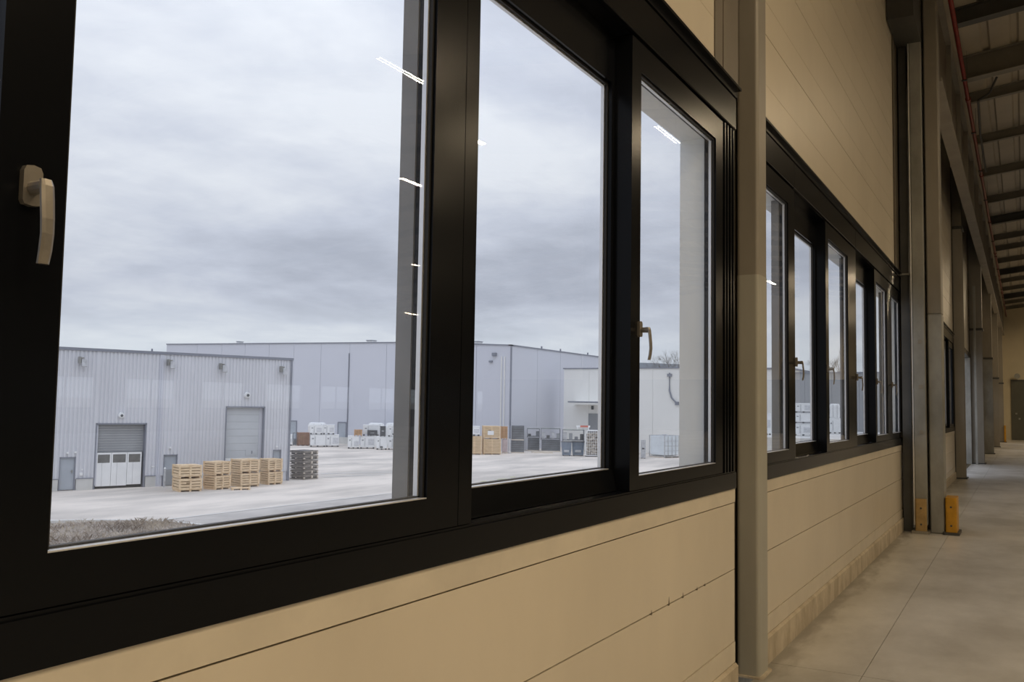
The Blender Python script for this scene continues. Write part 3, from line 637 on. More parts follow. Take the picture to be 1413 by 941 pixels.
MB().box(-12, .34, -.07, .0, .60, .645).box(1.26, 2.12, -.07, .0, .60, .645).box(4.95, 5.52, -.07, .0, .60, .645).build('plinth_drip', TRIMG, nw)
for k, (a, b, h) in enumerate(openings):
    if k in (1, 3): continue
    d = MB().box(a + .06, b - .06, .08, .13, .04, h - .05).build('personnel_door', DOORM, nw)
    MB().box(b - .19, b - .15, .04, .08, .92, 1.10).box(b - .24, b - .12, .055, .07, 1.0, 1.03).build('door_handle', STEEL_B, d)
    MB().box(a, a + .06, .0, .14, 0, h).box(b - .06, b, .0, .14, 0, h).box(a, b, .0, .14, h - .05, h).build('door_frame', TRIMG, d)
    if k == 2: MB().box(a + .06, b - .06, .075, .085, .04, .95).build('lower_panel', SHUT, d, label='darker lower half of the door')
# white folding gate under a grey roller shutter
a, b, h = openings[1]
MB().box(a, a + .07, -.02, .35, 0, h).box(b - .07, b, -.02, .35, 0, h).box(a, b, -.02, .35, h - .08, h).build('gate_frame', TRIMG, nw)
sh = MB()
for k in range(11): z = 1.98 + k * .142; sh.box(a + .07, b - .07, .28, .30 + .012 * (k % 2), z, z + .137)
sh.build('roller_shutter', SHUT, nw)
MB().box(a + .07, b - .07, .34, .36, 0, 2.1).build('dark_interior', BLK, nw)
for k, (p, q) in enumerate(((2.30, 3.08), (3.10, 3.94), (3.96, 4.74))):
    lf = MB().box(p, q, .10, .15, .14 if k < 2 else .18, 1.42).box(p, p + .07, .10, .15, 1.42, 1.98).box(q - .07, q, .10, .15, 1.42, 1.98).box(p + .07, q - .07, .10, .15, 1.88, 1.98).build('gate_leaf', WHITEP, nw)
    MB().box(p + .07, q - .07, .12, .13, 1.42, 1.88).build('gate_pane', WPANE, lf)
    MB().box(p + .3, p + .31, .095, .10, .14, 1.42).build('leaf_seam', SHUT, lf)
MB().box(a + .06, a + .16, .05, .1, .2, h - .1).build('guide_rail', FACADE2, nw)
# pale sectional gate
a, b, h = openings[3]
MB().box(a, a + .08, -.03, .35, 0, h).box(b - .08, b, -.03, .35, 0, h).box(a, b, -.03, .35, h - .08, h).build('gate_frame', TRIMG, nw)
for k in range(7):
    z = 1.50 + k * .437; MB().box(a + .08, b - .28, .22, .26, z, z + .428).build('gate_section', SHUT2, nw)
MB().box(a + .08, b - .08, .20, .27, 1.30, 1.49).build('gate_bottom_bar', WHITEP, nw)
MB().box(a + .08, b - .08, .27, .3, 0, 1.4).build('dock_face', BLOCK, nw)
MB().box(b - .28, b - .08, .18, .24, 1.3, h - .1).build('guide_rail', FACADE2, nw)
hg = MB().box(b - 1.1, b - .42, .195, .22, 1.62, 1.98).build('gate_hatch', SHUT2, nw); MB().box(b - .72, b - .66, .18, .195, 1.72, 1.9).build('hatch_grip', TRIMG, hg)
for s, z in ((1.23, 7.15), (6.05, 7.22), (9.2, 7.12), (13.15, 7.1)):
    fb = MB().box(s - .10, s + .08, -.30, .0, z - .02, z + .05).box(s - .16, s - .10, -.34, -.02, z - .28, z + .08).build('floodlight', STEEL_B, nw)
    MB().prism([(s - .06, -.40, z - .44), (s + .22, -.40, z - .44), (s + .22, -.28, z - .46), (s - .06, -.28, z - .46)], [(s - .06, -.34, z - .06), (s + .22, -.34, z - .06), (s + .22, -.16, z - .08), (s - .06, -.16, z - .08)]).build('lamp_head', GREYP, fb)
for s, z, w in ((3.47, 4.05, .17), (10.9, 5.32, .2)):
    lb = MB().tube([(s, .0, z), (s, -.16, z)], [w, w * .8], 12).build('wall_lamp', WHITEP, nw)
    MB().tube([(s, -.16, z - .01), (s, -.20, z - .01)], [w * .45, w * .4], 10).build('lamp_lens', BLK, lb)
for s, z in ((.75, 2.02), (1.15, 2.05), (6.3, 2.2), (12.98, 2.15)):
    MB().box(s - .05, s + .05, -.08, .02, z - .05, z + .05).build('door_lamp', WHITEP, nw)
MB().box(1.42, 1.58, -.06, .02, .78, .94).build('socket_box', WHITEP, nw); MB().box(1.5, 1.58, -.05, .02, 1.06, 1.14).build('socket_box', WHITEP, nw)
MB().box(5.28, 5.42, -.03, .02, 1.12, 1.18).build('socket_box', WHITEP, nw)
bo = MB()
bo.tube([(0, 0, 0), (0, 0, 1.05)], .06, 8); bo_o = bo.build('shaft', GREYP)
bl = thing('bollard', 'slender pale bollard left of the grey door beside the crates', 'bollard', (36.35, 42.75, ZG)); bo_o.parent = bl
MB().tube([(36.35, 42.75, ZG + 1.05), (36.35, 42.75, ZG + 1.13)], [.07, .03], 8).build('cap', WHITEP, bl)
# pair of dark roof stubs
MB().tube([(5.1, .2, HT + .1), (5.1, .2, HT + .26)], .05, 6).build('roof_stub', TRIMG, nw)

# ------------------------------------------------------------------ far warehouse
fw = thing('blue_grey_warehouse', 'long flat blue grey warehouse across the back of the yard', 'warehouse', (87, 48.6, ZG))
def ztop(y): return 8.0 + (y - 48.6) * .0443 if y < 61.3 else 8.56 + (y - 61.3) * .0125
seams = [48.6, 53.0, 57.1, 61.3, 65.4, 70.9, 75.4, 79.8, 84.0, 88.2, 92.4, 97.0, 103.0]
for ya, yb in zip(seams[:-1], seams[1:]):
    a, b = ya + .02, yb - .02
    MB().prism([(87, a, ZG), (87.2, a, ZG), (87.2, a, ztop(a)), (87, a, ztop(a))], [(87, b, ZG), (87.2, b, ZG), (87.2, b, ztop(b)), (87, b, ztop(b))]).build('wall_panel', FACADE2, fw)
for k in range(6):
    a = 87.22 + k * 6; MB().box(a + .02, a + 5.98, 48.6, 48.8, ZG, 8.0).build('wall_panel', FACADE2, fw)
MB().box(87.19, 123.2, 48.75, 103, ZG, 7.9).build('inner_wall', TRIMG, fw)
e1 = MB()
for ya, yb in ((48.5, 61.3), (61.3, 103)):
    e1.prism([(86.9, ya, ztop(ya)), (87.3, ya, ztop(ya)), (87.3, ya, ztop(ya) + .13), (86.9, ya, ztop(ya) + .13)], [(86.9, yb, ztop(yb)), (87.3, yb, ztop(yb)), (87.3, yb, ztop(yb) + .13), (86.9, yb, ztop(yb) + .13)])
e1.box(86.9, 123.4, 48.5, 48.9, 8.0, 8.13); e1.build('roof_edge', TRIMG, fw)
MB().box(86.93, 87.05, 48.52, 48.66, ZG, 8.0).build('corner_trim', TRIMG, fw)
for y in (49.35, 49.75, 61.2, 70.95):
    MB().tube([(86.93, y, ZG), (86.93, y, ztop(y) - 1.2)], .06, 6).build('downpipe', PALE if y < 50 else TRIMG, fw)
for y0, y1 in ((71.15, 72.3), (79.0, 80.2)):
    d = MB().box(86.94, 87.0, y0, y1, ZG, -.92).build('personnel_door', DOORM, fw)
    MB().box(86.90, 87.0, y0 - .1, y0, ZG, -.82).box(86.90, 87.0, y1, y1 + .1, ZG, -.82).box(86.90, 87.0, y0, y1, -.92, -.80).build('door_frame', TRIMG, d)
MB().box(86.7, 86.98, 70.0, 71.9, ZG, -2.62).build('plinth_block', BLOCK, fw)
for y, w in ((68.4, .8), (53.4, .5), (90.5, .3)):
    v = MB().box(88, 88.9, y, y + w, ztop(y) + .1, ztop(y) + .40).build('roof_vent', PALE, fw)
    MB().box(87.95, 88.95, y - .06, y + w + .06, ztop(y) + .40, ztop(y) + .46).build('vent_cap', TRIMG, v)
for xx in (95, 100, 108, 112):
    MB().tube([(xx, 49, 8.1), (xx, 49, 8.45)], .09, 6).build('roof_stub', TRIMG, fw)
MB().box(86.75, 86.98, 50.4, 50.9, 6.9, 7.25).box(86.8, 86.98, 50.9, 51.3, 6.2, 6.4).build('floodlight', TRIMG, fw)

# pale building in front of it, grey shed farther right, hill beyond the left roof
pw = thing('pale_warehouse', 'pale grey flat warehouse right of the blue grey corner', 'warehouse', (95, 36, ZG))
for ya, yb in ((42.9, 46.05), (39.6, 42.88), (35.3, 39.58), (31.0, 35.28), (27.0, 30.98)):
    MB().box(95, 95.2, ya, yb, ZG, 5.78).build('wall_panel', PALE, pw)
MB().box(95.15, 98.5, 27, 46.0, ZG, 5.6).build('inner_wall', PALE, pw)
MB().box(94.9, 95.4, 26.9, 46.15, 5.78, 5.90).build('roof_edge', TRIMG, pw)
cn = MB().box(93.2, 95.0, 38.5, 44.6, 1.75, 2.05).build('canopy', PALE, pw); MB().box(93.15, 93.2, 38.45, 44.65, 1.95, 2.1).build('canopy_edge', TRIMG, cn)
MB().box(94.9, 95.0, 38.5, 42.9, ZG, .75).build('gate_opening', SHUT, pw)
MB().box(94.88, 95.0, 42.3, 42.55, 1.2, 1.6).build('gate_lamp', BLK, pw)
pi = MB().tube([(94.9, 33.35, 5.3), (94.9, 33.35, 3.4), (94.9, 33.1, 2.6), (94.9, 32.6, 2.1)], .09, 6).build('service_pipe', TRIMG, pw)
MB().box(94.8, 95, 33.1, 33.6, 4.9, 5.2).box(94.8, 95, 32.3, 32.7, 1.85, 2.2).build('junction_box', TRIMG, pi)
sd = thing('grey_shed', 'mid grey shed seen beyond the second window', 'shed', (118, 20, ZG))
for ya, yb in ((23.8, 26.4), (20.6, 23.78), (17.4, 20.58), (14.0, 17.38), (10.0, 13.98)): MB().box(118, 118.2, ya, yb, ZG, 6.1).build('wall_panel', SHED, sd)
MB().box(118.1, 134, 10, 26.4, ZG, 6.0).build('inner_wall', SHED, sd)
MB().box(117.9, 118.4, 9.9, 26.5, 6.1, 6.25).build('roof_edge', TRIMG, sd)
ph = thing('pale_hall', 'pale hall behind the grey shed, seen in the first pane of the second window', 'warehouse', (140, 33, ZG))
MB().box(136.5, 150, 29.5, 37, ZG, 7.4).build('wall', PALE, ph); MB().box(136.3, 150.2, 29.3, 37.2, 7.4, 7.65).build('roof_edge', TRIMG, ph)
hl = MB(); pts = [(150 + 0 * k, 40 + k * 9, -3.4 + 10.6 + 1.4 * math.sin(k * .55) + 2.0 * noise.noise((k * .35, 0, 0))) for k in range(20)]
n = len(pts); hl.v = [(a, b, ZG) for a, b, c in pts] + pts + [(a + 70, b, c + 1.5) for a, b, c in pts]
for i in range(n - 1): hl.f += [(i, i + 1, n + i + 1, n + i), (n + i, n + i + 1, 2 * n + i + 1, 2 * n + i)]
tag(hl.build('hill', mat('hazy_wooded_hill', (0.40, 0.44, 0.48), 0.95, 0, .1, .2, .05)), 'low hazy hill behind the far warehouse', 'hill', kind='structure')

# ------------------------------------------------------------------ bare trees
def tree(x, y, h, label, seed, lv=5):
    rnd = random.Random(seed); t = thing('bare_tree', label, 'tree', (x, y, ZG), group=None); tr = MB(); cr = MB()
    tr.tube([(x, y, ZG), (x, y, ZG + h * .42)], [.22, .15], 7)
    def grow(p, d, L_, r, k):
        q = p + d * L_; m = p + d * L_ * .5 + Vector((rnd.gauss(0, .06), rnd.gauss(0, .06), 0)) * L_
        cr.tube([p, m, q], [r * .7, r * .6, r * .45], 4 if k > 1 else 3, caps=False)
        if k == 0: return
        for _ in range(3 if k > 1 else 4):
            nd = (d + Vector((rnd.gauss(0, .42), rnd.gauss(0, .42), rnd.gauss(.10, .25)))).normalized(); grow(q, nd, L_ * rnd.uniform(.62, .82), r * .62, k - 1)
    for _ in range(4): grow(Vector((x, y, ZG + h * .40)), Vector((rnd.gauss(0, .35), rnd.gauss(0, .35), 1)).normalized(), h * .19, .10, lv - 1)
    tr.build('trunk', BARK, t); cr.build('branches', BARK, t)
tree(138, 46.6, 14.8, 'bare tree rising above the pale warehouse, the larger one beside the window reveal', 3)
tree(146, 54.0, 13.6, 'smaller bare tree above the pale warehouse, left of the larger one', 9, 4)
tree(150, 25.2, 14.8, 'bare tree seen beyond the third pane of the second window', 21)

# ------------------------------------------------------------------ crates, containers and bins of the yard
def b_pallet(w, d, z, r, m):
    b = MB(); h = .11
    for x in (.06, w / 2, w - .06): b.box(x - .05, x + .05, .02, d - .02, z, z + h * .7)
    n_ = max(3, int(d / .2))
    for k in range(n_): b.box(0, w, d * k / n_ + .02, d * (k + 1) / n_ - .02, z + h * .72, z + h)
    b.build('pallet', m, r); return h
def k_wood(r, w, d, h, m=None, post=None):
    m = m or WOOD; ph_ = min(.12, h * .15); b_pallet(w, d, 0, r, m)
    MB().box(.05, w - .05, .05, d - .05, ph_, h - .06).build('core', WOOD_C, r)
    b = MB(); n_ = max(3, int(h / .15))
    for k in range(n_):
        z0 = ph_ + (h - ph_) * k / n_; z1 = ph_ + (h - ph_) * (k + 1) / n_ - .038; j = random.uniform(0, .018)
        b.box(.0 + j, w - j, .0 + j, .03, z0, z1).box(.0 + j, .03, .03, d - .03, z0, z1).box(w - .03, w - j, .03, d - .03, z0, z1).box(j, w - j, d - .03, d - j, z0, z1)
    b.build('side_boards', m, r, kind='stuff')
    p = MB()
    for x, y in ((-.012, -.012), (w - .088, -.012), (w * .5 - .05, -.014), (-.012, d - .088)): p.box(x, x + .10, y, y + .10, ph_, h - .01)
    p.build('corner_posts', m, r)
    l = MB(); n_ = max(4, int(w / .16))
    for k in range(n_): l.box(w * k / n_ + .008, w * (k + 1) / n_ - .008, 0, d, h - .05, h - random.uniform(.015, .03))
    l.build('lid_boards', m, r, kind='stuff')
    if random.random() < .5: MB().box(w * .30, w * .46, -.016, -.003, h * .58, h * .70).build('shipping_mark', WOOD_C, r)
def k_dark(r, w, d, h):
    MB().box(.07, w - .07, .07, d - .07, .05, h - .03).build('load', BLK, r)
    b = MB()
    for z0, z1 in ((.02, .07), (h * .45, h * .45 + .07), (h - .07, h - .01)):
        b.box(0, w, 0, .04, z0, z1).box(0, .04, .04, d, z0, z1).box(w - .04, w, .04, d, z0, z1).box(.04, w - .04, d - .04, d, z0, z1)
    b.build('slats', WOOD_D, r, kind='stuff')
    p = MB()
    for x, y in ((-.015, -.015), (w * .52, -.02), (w - .09, -.015), (-.02, d * .55)): p.box(x, x + .10, y, y + .08, .08, h * .45 + (.09 if x > .2 else .0))
    p.build('corner_blocks', WOOD_P, r)
def k_white(r, w, d, h):
    MB().box(.02, w - .02, .02, d - .02, .14, h - .07).build('body', WHITEP, r, bevel=.03)
    MB().box(0, w, 0, d, h - .07, h).build('lid', WHITEP, r, bevel=.015)
    f = MB()
    for x in (.03, w / 2 - .09, w - .21): f.box(x, x + .18, .03, d - .03, 0, .14)
    f.build('feet', BLK, r)
    if random.random() < .45: q = random.uniform(.45, .6); MB().box(w * q, w * .94, .0, .022, h * random.uniform(.2, .35), h * random.uniform(.6, .8)).build('label_panel', LABELP, r)
    elif random.random() < .5: MB().box(w * .35, w * .60, .0, .022, h * .15, h * .27).build('dark_label', BLK, r)
    c = MB(); 
    for x in (w * .30, w * .34): c.box(x, x + .02, .004, .022, h * .2, h * .85)
    c.box(w * .12, w * .24, .004, .022, h * .62, h * .72); c.build('clasps', SHUT, r)
def k_bag(r, w, d, h):
    b = MB(); n0 = 10; rings = []
    for z, q in ((0, .92), (h * .1, 1), (h * .5, .98), (h * .85, 1), (h * .97, .9), (h, .7)):
        ring = []
        for k in range(16):
            a = 2 * math.pi * k / 16; cx_, cy_ = math.cos(a), math.sin(a); e_ = .45
            ring.append((w / 2 + math.copysign(abs(cx_) ** e_, cx_) * w / 2 * q * (1 + random.uniform(-.02, .02)), d / 2 + math.copysign(abs(cy_) ** e_, cy_) * d / 2 * q, z))
        rings.append(ring)
    for q in rings: b.v += q
    for i in range(len(rings) - 1):
        for k in range(16): k2 = (k + 1) % 16; b.f.append((i * 16 + k, i * 16 + k2, i * 16 + 16 + k2, i * 16 + 16 + k))
    b.f.append(tuple(range(16))[::-1]); b.f.append(tuple(80 + k for k in range(16)))
    b.build('wrapped_load', WHITEP, r)
    s = MB()
    for q in (.3, .7): s.box(w * q, w * q + .05, -.012, .01, h * .05, h * .95)
    s.build('straps', GREYP, r)
def k_frame(r, w, d, h, m, infill, posts=.06):
    p = MB()
    for x in (0, w - posts):
        for y in (0, d - posts): p.box(x, x + posts, y, y + posts, 0, h)
    p.build('posts', m, r)
    q = MB()
    for z in (.10, h - .06): q.box(0, w, 0, .05, z, z + .06).box(0, w, d - .05, d, z, z + .06).box(0, .05, .05, d - .05, z, z + .06).box(w - .05, w, .05, d - .05, z, z + .06)
    q.build('rails', m, r)
    return q
def k_still(r, w, d, h):
    k_frame(r, w, d, h, STILL, None)
    MB().box(.04, w - .04, .04, d - .04, .16, h - .08).build('side_sheets', STILL, r)
    MB().box(.0, w, -.01, d * .3, 0, .10).build('skid', WOOD_P, r)
    n_ = MB()
    for k in range(4): n_.box(.06, w - .06, .028, .04, h * (.25 + .17 * k), h * (.25 + .17 * k) + .03)
    n_.build('side_ribs', BLK, r)
def k_rack(r, w, d, h):
    k_frame(r, w, d, h, STILL, None)
    MB().box(0, w, 0, d, h - .02, h + .0).build('shelf', TOPG, r)
    rnd = random.Random(int(w * 100)); 
    for k in range(max(2, int(w / .5))):
        x = .1 + (w - .5) * k / max(1, int(w / .5) - 1 or 1); hh = rnd.uniform(.3, .8) * (h - .2)
        MB().box(x, x + .34, .08, d * .7, .16, .16 + hh).build('stored_part', rnd.choice((STILL, GREYP, BLK, SHUT)), r)
def k_box(r, w, d, h, m, lid=None):
    MB().box(.015, w - .015, .015, d - .015, .05, h - .05).build('body', m, r, bevel=.015)
    MB().box(0, w, 0, d, h - .06, h).build('lid', lid or m, r)
    MB().box(.05, .15, .03, d - .03, 0, .05).box(w - .15, w - .05, .03, d - .03, 0, .05).build('feet', BLK, r)
    MB().box(w * .3, w * .7, .0, .016, h * .5, h * .58).build('grip', GREYP if m is not GREYP else BLK, r)
def k_bin(r, w, d, h):
    b = MB().prism([(.08, .08, .08), (w - .08, .08, .08), (w - .08, d - .08, .08), (.08, d - .08, .08)], [(0, 0, h - .08), (w, 0, h - .08), (w, d, h - .08), (0, d, h - .08)]); b.build('body', BLUEB, r)
    MB().box(-.03, w + .03, -.03, d + .03, h - .08, h).build('rim', STILL, r)
    q = MB()
    for x in (.12, w - .24): q.box(x, x + .12, .1, d - .1, 0, .08)
    q.build('skids', STILL, r)
    MB().box(w * .25, w * .75, -.005, .05, h * .25, h * .42).build('sign_plate', GREYP, r)
def k_cage(r, w, d, h):
    f = MB(); R_ = .25
    f.tube([(.05, 0, .12), (.05, 0, h - R_), (.05 + R_ * .3, 0, h - R_ * .3), (.05 + R_, 0, h), (w - .05 - R_, 0, h), (w - .05 - R_ * .3, 0, h - R_ * .3), (w - .05, 0, h - R_), (w - .05, 0, .12), (.05, 0, .12)], .05, 6)
    f.tube([(.05, d, .12), (.05, d, h - .1), (w - .05, d, h - .1), (w - .05, d, .12), (.05, d, .12)], .04, 6); f.build('frame', WHITEP, r)
    g_ = MB()
    for k in range(1, 9): g_.tube([(w * k / 9, .0, .12), (w * k / 9, .0, h)], .012, 4)
    for k in range(1, 9): g_.tube([(.05, .0, h * k / 9), (w - .05, .0, h * k / 9)], .012, 4)
    g_.build('wire_mesh', WHITEP, r)
    s = MB(); rnd = random.Random(5)
    for k in range(150):
        x, z, y = rnd.uniform(.12, w - .35), rnd.uniform(.15, h * .88), rnd.uniform(.04, .3); a, b_, c_ = rnd.uniform(.08, .3), rnd.uniform(.05, .22), rnd.uniform(.08, .3)
        s.box(x, x + a, y, y + b_, z, z + c_)
    s.box(.1, w - .1, .2, d - .1, .12, h * .86); s.build('scrap_fill', SCRAP, r, kind='stuff')
    MB().box(0, w, 0, d, 0, .10).build('skid', BLK, r)
def k_ibc(r, w, d, h):
    MB().box(.06, w - .06, .06, d - .06, .22, h - .25).build('tank', TANKM, r, bevel=.08)
    MB().tube([(w / 2, d / 2, h - .27), (w / 2, d / 2, h - .12)], .22, 12).build('filler_cap', GREYP, r)
    k_frame(r, w, d, h - .2, GREYP, None, .07)
    m = MB()
    for k in range(1, 4): m.box(w * k / 4 - .02, w * k / 4 + .02, -.01, .03, .2, h - .25)
    for k in range(1, 4): m.box(.05, w - .05, -.01, .03, .2 + (h - .5) * k / 4, .23 + (h - .5) * k / 4)
    m.build('cage_bars', GREYP, r); b_pallet(w, d, 0, r, WOOD_P)
def k_barrier(r, w, d, h):
    n_ = 7
    for k in range(n_): MB().box(w * k / n_, w * (k + 1) / n_, 0, .06, h * .45, h * .8).build('stripe', REDP if k in (2, 3, 4, 5) else WHITEP, r)
    MB().box(.1, .18, -.1, d, 0, h * .45).box(w - .18, w - .1, -.1, d, 0, h * .45).build('feet', WHITEP, r)
KIND = {'wood': ('wooden_crate', 'crate', k_wood), 'dark': ('slatted_crate', 'crate', k_dark), 'white': ('bulk_container', 'container', k_white), 'bag': ('wrapped_load', 'load', k_bag),
        'rack': ('metal_rack', 'rack', k_rack), 'stillage': ('metal_stillage', 'stillage', k_still), 'brown': ('brown_crate', 'crate', lambda r, w, d, h: k_wood(r, w, d, h, WOOD_B)),
        'brownbits': ('small_wooden_box', 'box', lambda r, w, d, h: k_wood(r, w, d, h, ORANGEW)), 'darkbox': ('charcoal_box', 'box', lambda r, w, d, h: k_box(r, w, d, h, BLK)),
        'greybox': ('grey_box', 'box', lambda r, w, d, h: k_box(r, w, d, h, GREYP)), 'pink': ('pallet_load', 'load', lambda r, w, d, h: (b_pallet(w, d, 0, r, WOOD_P), MB().box(.03, w - .03, .03, d - .03, .12, h).build('wrapped_goods', PINK, r, bevel=.05))),
        'bluebin': ('steel_bin', 'bin', k_bin), 'cage': ('wire_cage', 'cage', k_cage), 'ibc': ('tank_container', 'tank', k_ibc), 'barrier': ('barrier', 'barrier', k_barrier),
        'pallet': ('pallet', 'pallet', lambda r, w, d, h: b_pallet(1.0, .8, 0, r, WOOD))}
